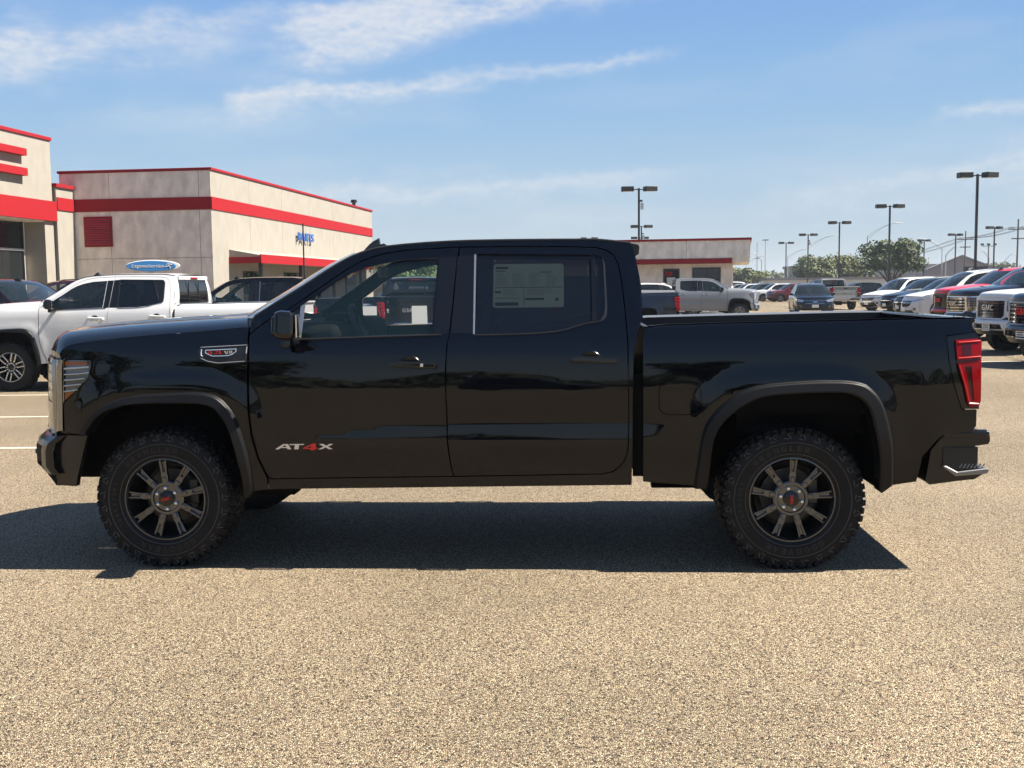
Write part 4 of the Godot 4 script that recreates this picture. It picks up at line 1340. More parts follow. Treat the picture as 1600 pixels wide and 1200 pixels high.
	rb.prism(V2([4.512, 0.518, 4.535, 0.498, 4.71, 0.522, 4.79, 0.530, 4.85, 0.568, 4.862, 0.59, 4.79, 0.60, 4.79, 0.725, 4.862, 0.735, 4.872, 0.75, 4.872, 0.782, 4.85, 0.805, 4.795, 0.822, 4.66, 0.815, 4.615, 0.787, 4.590, 0.762, 4.54, 0.70]), 1.88, 0.02)
	var rbi := item(L, "rear_bumper", rb, "bumper_rear")
	for sg in [-1.0, 1.0]:
		var cap := MB.new()
		cap.x = Transform3D.IDENTITY if sg > 0 else MIRROR
		cap.rbox(Vector3(4.735, 0.793, 0.925), Vector3(0.275, 0.052, 0.06), 0.022)
		item(L, "bumper_cap", cap, "bumper_rear", rbi)
		cap = MB.new()
		cap.x = Transform3D.IDENTITY if sg > 0 else MIRROR
		cap.rbox(Vector3(4.705, 0.655, 0.942), Vector3(0.20, 0.13, 0.012), 0.005)
		item(L, "bumper_insert", cap, "trim_black", rbi)
	var stp := MB.new()
	for sg in [-1.0, 1.0]:
		stp.x = Transform3D.IDENTITY if sg > 0 else MIRROR
		stp.x = stp.x * Transform3D(Basis.IDENTITY, Vector3(0, 0, 0.945))
		stp.prism(V2([4.595, 0.612, 4.62, 0.612, 4.685, 0.577, 4.855, 0.598, 4.868, 0.588, 4.85, 0.566, 4.675, 0.552]), 0.02, 0.004)
	item(L, "bumper_step", stp, "step_metal", rbi)
	stp = MB.new()
	for sg in [-1.0, 1.0]:
		stp.x = Transform3D.IDENTITY if sg > 0 else MIRROR
		for i in 7:
			var q := 4.70 + i * 0.021
			stp.tube([Vector3(q, 0.598, 0.949), Vector3(q + 0.016, 0.622, 0.949)], 0.004, 0.004, 5)
	item(L, "step_grip", stp, "step_metal", rbi)
	# ---- floor, frame and inner walls
	var un := MB.new()
	un.box(Vector3(2.0, 0.60, 0), Vector3(5.2, 0.16, 1.0))
	un.box(Vector3(1.73, 0.57, 0), Vector3(2.15, 0.14, 1.86))
	un.box(Vector3(0.0, 0.415, 0), Vector3(0.12, 0.10, 1.5))
	un.box(Vector3(3.745, 0.415, 0), Vector3(0.14, 0.12, 1.5))
	un.box(Vector3(3.745, 0.43, 0.0), Vector3(0.34, 0.28, 0.30))
	un.box(Vector3(0.12, 0.75, 0), Vector3(1.3, 0.5, 1.0))
	un.box(Vector3(4.1, 0.85, 0), Vector3(1.3, 0.14, 1.5))
	un.box(Vector3(2.88, 0.80, 0), Vector3(0.1, 0.5, 1.8))
	un.box(Vector3(0.57, 1.0, 0), Vector3(0.06, 0.86, 1.80))
	for sg in [-1.0, 1.0]:
		un.box(Vector3(1.73, 0.90, 0.93 * sg), Vector3(2.15, 0.68, 0.03))
		un.box(Vector3(3.0, 0.85, 0.93 * sg), Vector3(0.36, 0.6, 0.03))
		un.box(Vector3(4.55, 0.9, 0.88 * sg), Vector3(0.3, 0.5, 0.03))
		un.box(Vector3(3.85, 1.24, 0.90 * sg), Vector3(1.85, 0.30, 0.03))
		un.box(Vector3(3.745, 1.02, 0.875 * sg), Vector3(1.06, 0.22, 0.02))
		un.box(Vector3(-0.33, 0.72, 0.50 * sg), Vector3(0.86, 0.50, 0.02))
		un.box(Vector3(0.05, 1.22, 0.90 * sg), Vector3(0.95, 0.28, 0.03))
		# mud flap arms and leaf spring ends near the wheels
		un.box(Vector3(0.60, 0.44, 0.62 * sg), Vector3(0.25, 0.10, 0.16))
		un.box(Vector3(3.10, 0.47, 0.60 * sg), Vector3(0.30, 0.09, 0.10))
	item(L, "underbody", un, "well_black")
	var it := MB.new()
	for sg in [-1.0, 1.0]:
		it.x = Transform3D.IDENTITY if sg > 0 else MIRROR
		it.skin(shrink(cab, -0.03), [shrink(hole_f, 0.012), shrink(hole_r, 0.012)], func(x, h): return z_truck(x, h) - 0.055, 0.15, 0.0)
	it.x = Transform3D.IDENTITY
	it.box(Vector3(2.80, 1.05, 0), Vector3(0.03, 0.9, 1.76))
	item(L, "cab_lining", it, "interior_dark")
	var da := MB.new()
	da.rbox(Vector3(0.86, 1.36, 0), Vector3(0.42, 0.22, 1.66), 0.07)
	da.rbox(Vector3(0.98, 1.47, 0.36), Vector3(0.16, 0.10, 0.36), 0.04)
	da.rbox(Vector3(1.5, 0.98, 0), Vector3(0.9, 0.34, 0.26), 0.05)
	item(L, "dashboard", da, "interior_mid")
	for sg in [-1.0, 1.0]:
		var se := MB.new()
		se.rbox(Vector3(1.52, 1.0, 0.40 * sg), Vector3(0.5, 0.16, 0.5), 0.06)
		se.x = Transform3D(Basis(Vector3.BACK, -0.28), Vector3(1.81, 1.32, 0.40 * sg))
		se.rbox(Vector3.ZERO, Vector3(0.14, 0.60, 0.48), 0.06)
		se.x = Transform3D(Basis(Vector3.BACK, -0.2), Vector3(1.90, 1.69, 0.40 * sg))
		se.rbox(Vector3.ZERO, Vector3(0.10, 0.20, 0.27), 0.045)
		item(L, "front_seat", se, "interior_dark")
	var rs := MB.new()
	rs.rbox(Vector3(2.42, 1.02, 0), Vector3(0.48, 0.16, 1.4), 0.06)
	rs.x = Transform3D(Basis(Vector3.BACK, -0.18), Vector3(2.66, 1.32, 0))
	rs.rbox(Vector3.ZERO, Vector3(0.13, 0.62, 1.4), 0.05)
	item(L, "rear_seat", rs, "interior_dark")
	var sw := MB.new()
	sw.x = Transform3D(Basis(Vector3.BACK, 0.42) * Basis(Vector3.UP, PI / 2), Vector3(1.13, 1.39, 0.40))
	var ring := []
	for i in 29:
		ring.append(Vector3(cos(TAU * i / 28), sin(TAU * i / 28), 0) * 0.185)
	sw.tube(ring, 0.016, 0.016, 8, false)
	sw.rbox(Vector3(0, -0.01, -0.02), Vector3(0.14, 0.12, 0.05), 0.02)
	sw.box(Vector3(0, 0.0, -0.01), Vector3(0.36, 0.03, 0.015))
	sw.box(Vector3(0, -0.09, -0.01), Vector3(0.03, 0.16, 0.015))
	item(L, "steering_wheel", sw, "interior_dark")
	var hd2 := MB.new()
	hd2.box(Vector3(2.0, 1.895, 0), Vector3(1.5, 0.03, 1.36))
	hd2.rbox(Vector3(1.19, 1.78, 0), Vector3(0.04, 0.07, 0.24), 0.02)
	item(L, "headliner", hd2, "headliner")
	# ---- wheels
	for side in [1.0, -1.0]:
		for q in [[0.0, 0.25], [3.745, 1.52]]:
			wheel_meshes(L, Vector3(q[0], 0.413, 0.845 * side), side, wheel_style, q[1] if side > 0 else 0.4, fine and side > 0)
	plans[key] = L
	return L

func _mb(p: Vector3, s: Vector3, b: float) -> MB:
	var m := MB.new()
	m.rbox(p, s, b)
	return m

# ---------------------------------------------------------------- the family car: crossover / minivan
func z_suv(x: float, h: float) -> float:
	var z := 0.935
	if h > 1.05:
		z = 0.905 - 0.42 * (h - 1.05)
	else:
		z = smooth_table([0.25, 0.88, 0.4, 0.915, 0.62, 0.935, 0.82, 0.935, 0.95, 0.922, 1.05, 0.905], h)
	if x < -0.2:
		var t := (-0.2 - x) / 0.6
		z -= 0.20 * t * t
	if x > 3.25:
		var t2 := (x - 3.25) / 0.6
		z -= 0.12 * t2 * t2
	return z

const SUV_NOSE := [0.28, -0.70, 0.36, -0.77, 0.47, -0.80, 0.60, -0.79, 0.72, -0.77, 0.85, -0.70, 0.93, -0.64]
func suv_nose_x(h: float, z: float) -> float:
	return smooth_table(SUV_NOSE, h) - 0.24 * (1.0 - pow(minf(absf(z) / 0.80, 1.0), 2.6))

func suv_patch(mb: MB, outline: PackedVector2Array, holes: Array, lift: float, step: float, flange: float) -> void:
	var old := mb.x
	mb.x = old * NOSE
	mb.skin(outline, holes, func(z, h): return -suv_nose_x(h, z) + lift, step, flange)
	mb.x = old

func suv_plan(face: int) -> Array:
	var key := "suv%d" % face
	if plans.has(key):
		return plans[key]
	var L := []
	var hood_e := V2([-0.64, 0.93, -0.52, 0.975, -0.30, 1.005, 0.1, 1.05, 0.42, 1.09])
	var shield_e := V2([0.42, 1.09, 0.80, 1.36, 1.15, 1.575, 1.42, 1.655])
	var roof_e := V2([1.42, 1.655, 1.8, 1.69, 2.3, 1.70, 2.9, 1.685, 3.45, 1.625])
	var rear_e := V2([3.45, 1.625, 3.62, 1.40, 3.76, 1.10])
	var hatch_e := V2([3.76, 1.10, 3.83, 0.95, 3.85, 0.70, 3.83, 0.42, 3.75, 0.30])
	var outline := PackedVector2Array()
	var arch := func(cx: float) -> PackedVector2Array:
		var p := PackedVector2Array()
		for i in 15:
			var a := PI * (-0.06 + 1.12 * i / 14.0)
			p.append(Vector2(cx + cos(a) * 0.405, 0.36 + sin(a) * 0.405))
		return p
	outline.append_array(V2([-0.66, 0.93]))
	outline.append_array(sm(hood_e, 2))
	outline.append_array(sm(shield_e, 2).slice(1))
	outline.append_array(sm(roof_e, 2).slice(1))
	outline.append_array(rear_e.slice(1))
	outline.append_array(hatch_e.slice(1))
	outline.append_array(V2([3.3, 0.26]))
	outline.append_array(arch.call(2.86))
	outline.append_array(V2([2.40, 0.24, 0.46, 0.24]))
	outline.append_array(arch.call(0.0))
	outline.append_array(V2([-0.45, 0.28, -0.70, 0.28, -0.77, 0.36, -0.80, 0.47, -0.79, 0.60, -0.77, 0.72, -0.70, 0.85]))
	var glass := V2([0.74, 1.115, 0.98, 1.36, 1.22, 1.53, 1.48, 1.60, 1.8, 1.632, 2.3, 1.642, 2.9, 1.622, 3.28, 1.56, 3.44, 1.38, 3.40, 1.18, 3.0, 1.125, 2.0, 1.10])
	var zg := func(x, h): return z_suv(x, h) - 0.012
	for side in [1.0, -1.0]:
		var X := Transform3D.IDENTITY if side > 0 else MIRROR
		var mb := MB.new(); mb.x = X
		mb.skin(outline, [glass], z_suv, 0.12, 0.03)
		var bs := item(L, "body_side", mb, "paint")
		for q in [[0.5, 1.76], [1.80, 2.72], [2.76, 3.6]]:
			mb = MB.new(); mb.x = X
			var cut := Geometry2D.intersect_polygons(shrink(glass, 0.012), V2([q[0], 1.0, q[1], 1.0, q[1], 1.8, q[0], 1.8]))
			mb.skin(cut[0], [], zg, 0.12, 0.004)
			item(L, "window", mb, "glass_side" if q[0] < 1.0 else "glass_back", bs)
		mb = MB.new(); mb.x = X
		mb.skin(V2([1.745, 1.09, 1.815, 1.09, 1.815, 1.64, 1.745, 1.63]), [], func(x, h): return zg.call(x, h) + 0.006, 0.2, 0.01)
		mb.skin(V2([2.705, 1.11, 2.775, 1.11, 2.775, 1.632, 2.705, 1.636]), [], func(x, h): return zg.call(x, h) + 0.006, 0.2, 0.01)
		item(L, "window_pillar", mb, "gloss_black", bs)
		# door seams and handles
		mb = MB.new(); mb.x = X
		for q in [[0.62, 0.42, 0.60, 1.08], [1.78, 0.36, 1.775, 1.08], [2.66, 0.55, 2.78, 1.10]]:
			mb.tube([Vector3(q[0], q[1], z_suv(q[0], q[1]) + 0.0005), Vector3((q[0] + q[2]) / 2, (q[1] + q[3]) / 2, z_suv((q[0] + q[2]) / 2, (q[1] + q[3]) / 2) + 0.0005), Vector3(q[2], q[3], z_suv(q[2], q[3]) + 0.0005)], 0.005, 0.005, 5)
		item(L, "door_seam", mb, "trim_black", bs)
		for hx in [1.55, 2.5]:
			mb = MB.new(); mb.x = X
			mb.rbox(Vector3(hx, 0.965, z_suv(hx, 0.965) + 0.022), Vector3(0.21, 0.032, 0.03), 0.012)
			item(L, "door_handle", mb, "handle", bs)
		mb = MB.new(); mb.x = X
		for cx in [0.0, 2.86]:
			mb.grid(20, 1, func(u, v): var a: float = PI * (-0.06 + 1.12 * u); return Vector3(cx + cos(a) * (0.405 + 0.035 * v), 0.36 + sin(a) * (0.405 + 0.035 * v), z_suv(cx, 0.7) + 0.012 - 0.006 * v), Vector3(cx, 0.36, 0))
		mb.grid(6, 2, func(u, v): return Vector3(lerpf(0.44, 2.42, u), lerpf(0.235, 0.34, v), z_suv(1.5, 0.3) + 0.012 - 0.02 * v), Vector3(1.5, 0.3, 0))
		item(L, "lower_cladding", mb, "trim_black")
		mb = MB.new(); mb.x = X
		for cx in [0.0, 2.86]:
			mb.grid(16, 1, func(u, v): var a: float = PI * (-0.06 + 1.12 * u); return Vector3(cx + cos(a) * 0.41, 0.36 + sin(a) * 0.41, lerpf(0.92, 0.5, v)), Vector3(cx, 0.36, 0.7), true)
			mb.box(Vector3(cx, 0.50, 0.50), Vector3(0.85, 0.5, 0.02))
		item(L, "wheel_well_liner", mb, "well_black")
		mb = MB.new(); mb.x = X
		mb.rbox(Vector3(0.74, 1.14, 0.99), Vector3(0.14, 0.13, 0.20), 0.045)
		mb.tube([Vector3(0.74, 1.09, 0.94), Vector3(0.76, 1.08, 0.86)], 0.025, 0.03, 6)
		item(L, "door_mirror", mb, "mirror")
		mb = MB.new(); mb.x = X
		mb.tube([Vector3(1.55, 1.665, 0.60), Vector3(1.65, 1.712, 0.60), Vector3(2.4, 1.738, 0.60), Vector3(3.1, 1.715, 0.59), Vector3(3.25, 1.67, 0.59)], 0.014, 0.014, 6)
		item(L, "roof_rail", mb, "rail")
		# headlamp wraps the corner
		mb = MB.new(); mb.x = X
		if face == 1:
			suv_patch(mb, V2([0.50, 0.82, 0.80, 0.90, 0.80, 0.74, 0.58, 0.72]), [], 0.008, 0.08, 0.02)
			mb.skin(V2([-0.765, 0.74, -0.69, 0.885, -0.48, 0.915, -0.50, 0.86, -0.62, 0.77]), [], func(x, h): return z_suv(x, h) + 0.004, 0.1, 0.02)
		else:
			suv_patch(mb, V2([0.46, 0.80, 0.80, 0.865, 0.80, 0.79, 0.50, 0.745]), [], 0.008, 0.08, 0.02)
			mb.skin(V2([-0.745, 0.79, -0.70, 0.86, -0.42, 0.905, -0.46, 0.86]), [], func(x, h): return z_suv(x, h) + 0.004, 0.1, 0.02)
		item(L, "headlight", mb, "lamp_glass")
		mb = MB.new(); mb.x = X
		suv_patch(mb, V2([0.60, 0.44, 0.72, 0.46, 0.72, 0.56, 0.60, 0.54]), [], 0.006, 0.1, 0.02)
		item(L, "fog_lamp", mb, "lamp_dark")
		mb = MB.new(); mb.x = X
		mb.skin(V2([3.60, 0.93, 3.78, 0.96, 3.76, 1.10, 3.66, 1.16]), [], func(x, h): return z_suv(x, h) + 0.006, 0.1, 0.02)
		mb.rbox(Vector3(3.80, 1.02, 0.64), Vector3(0.05, 0.14, 0.22), 0.015)
		item(L, "tail_lamp", mb, "tail_red")
		for q in [0.0, 2.86]:
			wheel_meshes(L, Vector3(q, 0.36, 0.795 * side), side, 1, 0.3 if q > 1.0 else 0.9, false)
			var at := L.size() - 1
			while L[at].n != "wheel":
				at -= 1
			L[at].x = L[at].x.scaled_local(Vector3(0.86, 0.86, 0.82))
	var sheet_of := func(e: PackedVector2Array, d0: Vector2, d1: Vector2, inset: float, nu: int, pw: float) -> MB:
		var m := MB.new()
		var f := func(u: float, v: float) -> Vector3:
			var s: float = v * 2 - 1
			var p := curve_at(e, u)
			var k := 1.0 - pow(absf(s), pw)
			var d := d0.lerp(d1, u)
			return Vector3(p.x + d.x * k, p.y + d.y * k, s * (z_suv(p.x, p.y) - inset))
		m.grid(nu, 18, f, Vector3(1.6, 0.7, 0))
		return m
	item(L, "hood", sheet_of.call(hood_e, Vector2(-0.24, 0.03), Vector2(-0.20, 0.05), 0.002, 10, 2.6), "paint")
	item(L, "windshield", sheet_of.call(shield_e, Vector2(-0.20, 0.045), Vector2(-0.12, 0.04), 0.01, 10, 2.2), "glass_shield")
	item(L, "roof", sheet_of.call(roof_e, Vector2(-0.12, 0.04), Vector2(0.06, 0.03), 0.002, 12, 2.2), "roof_paint")
	item(L, "rear_window", sheet_of.call(rear_e, Vector2(0.06, 0.03), Vector2(0.12, 0.0), 0.01, 6, 2.2), "glass_back")
	item(L, "tailgate", sheet_of.call(hatch_e, Vector2(0.12, 0.0), Vector2(0.10, 0.0), 0.002, 8, 2.4), "paint")
	var nose := MB.new()
	suv_patch(nose, V2([-0.80, 0.28, 0.80, 0.28, 0.80, 0.93, -0.80, 0.93]), [], 0.0, 0.07, 0.03)
	var ni := item(L, "front_bumper", nose, "paint")
	var g := MB.new()
	if face == 0:
		suv_patch(g, V2([-0.46, 0.64, -0.50, 0.80, 0.50, 0.80, 0.46, 0.64, 0.3, 0.58, -0.3, 0.58]), [], 0.008, 0.08, 0.02)
		suv_patch(g, V2([-0.62, 0.34, -0.55, 0.46, 0.55, 0.46, 0.62, 0.34]), [], 0.006, 0.08, 0.02)
	elif face == 1:
		suv_patch(g, V2([-0.42, 0.66, -0.46, 0.83, 0.46, 0.83, 0.42, 0.66, 0.25, 0.60, -0.25, 0.60]), [], 0.008, 0.08, 0.02)
		suv_patch(g, V2([-0.5, 0.32, -0.45, 0.42, 0.45, 0.42, 0.5, 0.32]), [], 0.006, 0.08, 0.02)
	else:
		suv_patch(g, V2([-0.48, 0.72, -0.48, 0.80, 0.48, 0.80, 0.48, 0.72, 0.36, 0.66, -0.36, 0.66]), [], 0.008, 0.08, 0.02)
		suv_patch(g, V2([-0.66, 0.33, -0.52, 0.55, 0.52, 0.55, 0.66, 0.33, 0.4, 0.30, -0.4, 0.30]), [], 0.006, 0.08, 0.02)
	var gi := item(L, "grille", g, "gloss_black", ni)
	var tr := MB.new()
	if face == 1:
		# bright slats to both sides of a V
		for sg in [-1.0, 1.0]:
			for i in 5:
				var z0 := 0.10 + i * 0.07
				suv_patch(tr, V2([sg * z0, 0.64, sg * (z0 + 0.028), 0.64, sg * (z0 + 0.075), 0.81, sg * (z0 + 0.04), 0.81]), [], 0.016, 0.2, 0.01)
			suv_patch(tr, V2([sg * 0.02, 0.66, sg * 0.05, 0.66, sg * 0.115, 0.83, sg * 0.075, 0.83]), [], 0.020, 0.2, 0.01)
		suv_patch(tr, V2([-0.05, 0.70, 0.05, 0.70, 0.05, 0.78, -0.05, 0.78]), [], 0.024, 0.2, 0.01)
	elif face == 0:
		suv_patch(tr, V2([-0.50, 0.715, 0.50, 0.715, 0.50, 0.735, -0.50, 0.735]), [], 0.015, 0.1, 0.01)
		suv_patch(tr, V2([-0.11, 0.695, -0.05, 0.695, -0.04, 0.68, 0.05, 0.68, 0.05, 0.695, 0.11, 0.695, 0.10, 0.74, 0.04, 0.74, 0.03, 0.755, -0.04, 0.755, -0.04, 0.74, -0.10, 0.74]), [], 0.022, 0.2, 0.01)
	else:
		suv_patch(tr, V2([-0.16, 0.745, 0.16, 0.745, 0.16, 0.765, -0.16, 0.765]), [], 0.016, 0.1, 0.01)
		suv_patch(tr, V2([-0.6, 0.575, 0.6, 0.575, 0.6, 0.592, -0.6, 0.592]), [], 0.012, 0.1, 0.01)
	item(L, "grille_trim", tr, "grille_trim", gi)
	item(L, "license_plate", _mb(Vector3(suv_nose_x(0.5, 0) - 0.012, 0.50, 0), Vector3(0.012, 0.155, 0.31), 0.004), "plate", ni)
	var un := MB.new()
	un.box(Vector3(1.5, 0.36, 0), Vector3(4.3, 0.20, 1.0))
	un.box(Vector3(1.43, 0.33, 0), Vector3(1.95, 0.14, 1.7))
	un.box(Vector3(0.55, 0.75, 0), Vector3(0.06, 0.6, 1.6))
	un.box(Vector3(1.9, 0.62, 0), Vector3(2.6, 0.3, 1.66))
	item(L, "underbody", un, "well_black")
	var se := MB.new()
	for sx in [1.55, 2.5]:
		for sz in [-0.38, 0.38]:
			se.rbox(Vector3(sx - 0.22, 0.80, sz), Vector3(0.5, 0.14, 0.48), 0.05)
			se.rbox(Vector3(sx + 0.06, 1.08, sz), Vector3(0.13, 0.56, 0.46), 0.05)
			se.rbox(Vector3(sx + 0.10, 1.42, sz), Vector3(0.09, 0.17, 0.25), 0.04)
	se.rbox(Vector3(0.75, 1.02, 0), Vector3(0.36, 0.16, 1.5), 0.06)
	item(L, "seats_and_dash", se, "interior_dark")
	L[L.size() - 1].n = "cabin_trim"
	plans[key] = L
	return L

# ---------------------------------------------------------------- lamps, poles, trees
func lot_lamp(at: Vector3, h: float, turn: float, label: String, heads := 2, camera_box := false) -> void:
	var o := thing("lot_lamp", at, turn, label, "lamp post", "twin-head lot lamps")
	var p := MB.new()
	p.x = Transform3D(Basis(Vector3.RIGHT, -PI / 2), Vector3.ZERO)
	p.lathe([Vector2(0.0, 0.0), Vector2(0.28, 0.0), Vector2(0.28, 0.7), Vector2(0.0, 0.7)], 16)
	part(o, "concrete_base", p.mesh(), mats["stucco_shade_lift"])
	p = MB.new()
	p.box(Vector3(0, h * 0.5 + 0.2, 0), Vector3(0.145, h - 0.4, 0.145))
	p.box(Vector3(0, 0.78, 0), Vector3(0.3, 0.06, 0.3))
	part(o, "pole", p.mesh(), mats["pole_bronze"])
	p = MB.new()
	p.box(Vector3(0, h - 0.10, 0), Vector3(0.9, 0.07, 0.07))
	part(o, "arm", p.mesh(), mats["pole_bronze"])
	for s in [-1.0, 1.0]:
		var m := MB.new()
		m.x = Transform3D(Basis(Vector3.UP, 0.35 if s > 0 else 0.0), Vector3(s * 0.86, h - 0.06, 0))
		m.rbox(Vector3.ZERO, Vector3(0.92, 0.36, 0.66), 0.03)
		var hd := part(o, "lamp_head", m.mesh(), mats["pole_bronze"])
		var g := MB.new()
		g.x = m.x
		g.box(Vector3(0, -0.188, 0), Vector3(0.66, 0.02, 0.46))
		part(hd, "lamp_lens", g.mesh(), mats["lamp_glass"])
	if camera_box:
		part(o, "camera_housing", boxm(Vector3(0.24, h - 1.35, 0), Vector3(0.22, 0.5, 0.2), 0.04), mats["white_metal"])
		part(o, "camera_bracket", boxm(Vector3(0.12, h - 0.95, 0), Vector3(0.3, 0.14, 0.14)), mats["pole_bronze"])

func street_lamp(at: Vector3, h: float, reach: float, label: String) -> void:
	var o := thing("street_lamp", at, 0.0, label, "street lamp", "galvanised street lamps")
	var p := MB.new()
	p.tube([Vector3(0, 0, 0), Vector3(0, h * 0.82, 0)], 0.13, 0.10, 8)
	part(o, "pole", p.mesh(), mats["steel"])
	p = MB.new()
	for k in 2:
		p.tube([Vector3(0, h * (0.82 - 0.05 * k), 0), Vector3(reach * 0.3, h * (0.90 - 0.03 * k), 0), Vector3(reach * 0.65, h * (0.97 - 0.012 * k), 0), Vector3(reach, h, 0)], 0.05, 0.05, 6)
	part(o, "arm", p.mesh(), mats["steel"])
	part(o, "lamp_head", boxm(Vector3(reach * 1.12, h - 0.02, 0), Vector3(absf(reach) * 0.26, 0.16, 0.3), 0.06), mats["white_metal"])

func utility_pole(at: Vector3, h: float, label: String) -> Node3D:
	var o := thing("utility_pole", at, 0.0, label, "utility pole", "wooden utility poles")
	var p := MB.new()
	p.tube([Vector3(0, 0, 0), Vector3(0.05, h, 0)], 0.19, 0.13, 8)
	part(o, "pole", p.mesh(), mats["wood_pole"])
	for k in 2:
		part(o, "crossarm", boxm(Vector3(0.05, h * (0.86 - 0.13 * k), 0), Vector3(3.4 - 1.2 * k, 0.18, 0.14)), mats["wood_pole"])
	p = MB.new()
	for s in [-1.5, -0.8, 0.8, 1.5]:
		p.tube([Vector3(s, h * 0.86 + 0.05, 0), Vector3(s, h * 0.86 + 0.38, 0)], 0.07, 0.06, 6)
	part(o, "insulator", p.mesh(), mats["steel"])
	p = MB.new()
	for s in [-1.0, 1.0]:
		p.tube([Vector3(0, h * 0.72, 0), Vector3(s * 0.9, h * 0.73, 0)], 0.04, 0.04, 5)
	part(o, "brace", p.mesh(), mats["wood_pole"])
	return o

func tree(called: String, at: Vector3, h: float, w: float, leaves: int, size: float, tone: Color, label: String, group := "", stems := 3, bare := 0.25) -> void:
	var r := RandomNumberGenerator.new()
	r.seed = hash(label)
	var o := thing(called, at, 0.0, label, "tree", group)
	var tk := MB.new()
	var blobs := []
	var fork := h * bare
	tk.tube([Vector3.ZERO, Vector3(0.02 * h, fork * 0.6, 0), Vector3(0, fork, 0)], 0.045 * h, 0.032 * h, 8)
	for k in stems * 3:
		var a := TAU * k / (stems * 3) + r.randf() * 0.7
		var out := w * 0.5 * r.randf_range(0.35, 0.80)
		var tip := Vector3(cos(a) * out, h * r.randf_range(0.48, 0.86), sin(a) * out)
		var mid := Vector3(tip.x * 0.45, lerpf(fork, tip.y, 0.55), tip.z * 0.45)
		tk.tube([Vector3(0, fork * 0.85, 0), mid, tip], 0.020 * h, 0.006 * h, 6)
		blobs.append([tip, w * r.randf_range(0.15, 0.25)])
		blobs.append([mid.lerp(tip, 0.5) + Vector3(r.randf_range(-0.1, 0.1) * w, 0.06 * h, r.randf_range(-0.1, 0.1) * w), w * r.randf_range(0.12, 0.2)])
	for k in stems * 2:
		var a2 := r.randf() * TAU
		var ro := w * 0.30 * sqrt(r.randf())
		blobs.append([Vector3(cos(a2) * ro, h * r.randf_range(0.72, 0.93), sin(a2) * ro), w * r.randf_range(0.12, 0.2)])
	part(o, "trunk", tk.mesh(), mats["bark"])
	var cr := MB.new()
	for k in leaves:
		var b: Array = blobs[r.randi() % blobs.size()]
		var d := Vector3(r.randfn(), r.randfn() * 0.8, r.randfn()).normalized()
		var rad: float = b[1] * pow(r.randf(), 0.42) * r.randf_range(0.85, 1.12)
		var p: Vector3 = b[0] + d * rad * Vector3(1, 0.75, 1)
		if p.y < fork * 0.8:
			continue
		var nn := (d + Vector3(r.randfn(), r.randfn() + 0.5, r.randfn()) * 0.6).normalized()
		var u := nn.cross(Vector3(r.randfn(), r.randfn(), r.randfn())).normalized()
		var v := nn.cross(u)
		var s := size * r.randf_range(0.55, 1.25)
		var q := r.randf_range(0.55, 1.45)
		cr.col = Color(tone.r * q * r.randf_range(0.85, 1.25), tone.g * q, tone.b * q * r.randf_range(0.7, 1.2))
		var i0 := cr.add(p - u * s, nn)
		var i1 := cr.add(p + v * s * 0.5 + nn * s * 0.12, nn)
		var i2 := cr.add(p + u * s, nn)
		var i3 := cr.add(p - v * s * 0.5 + nn * s * 0.12, nn)
		cr.quad(i0, i1, i2, i3)
	part(o, "crown", cr.mesh(), mats["leaf"])

# ---------------------------------------------------------------- buildings
func wall_box(o: Node, called: String, a: Vector3, b: Vector3, m: Material, bevel := 0.0) -> MeshInstance3D:
	return part(o, called, boxm((a + b) * 0.5, (b - a).abs(), bevel), m)

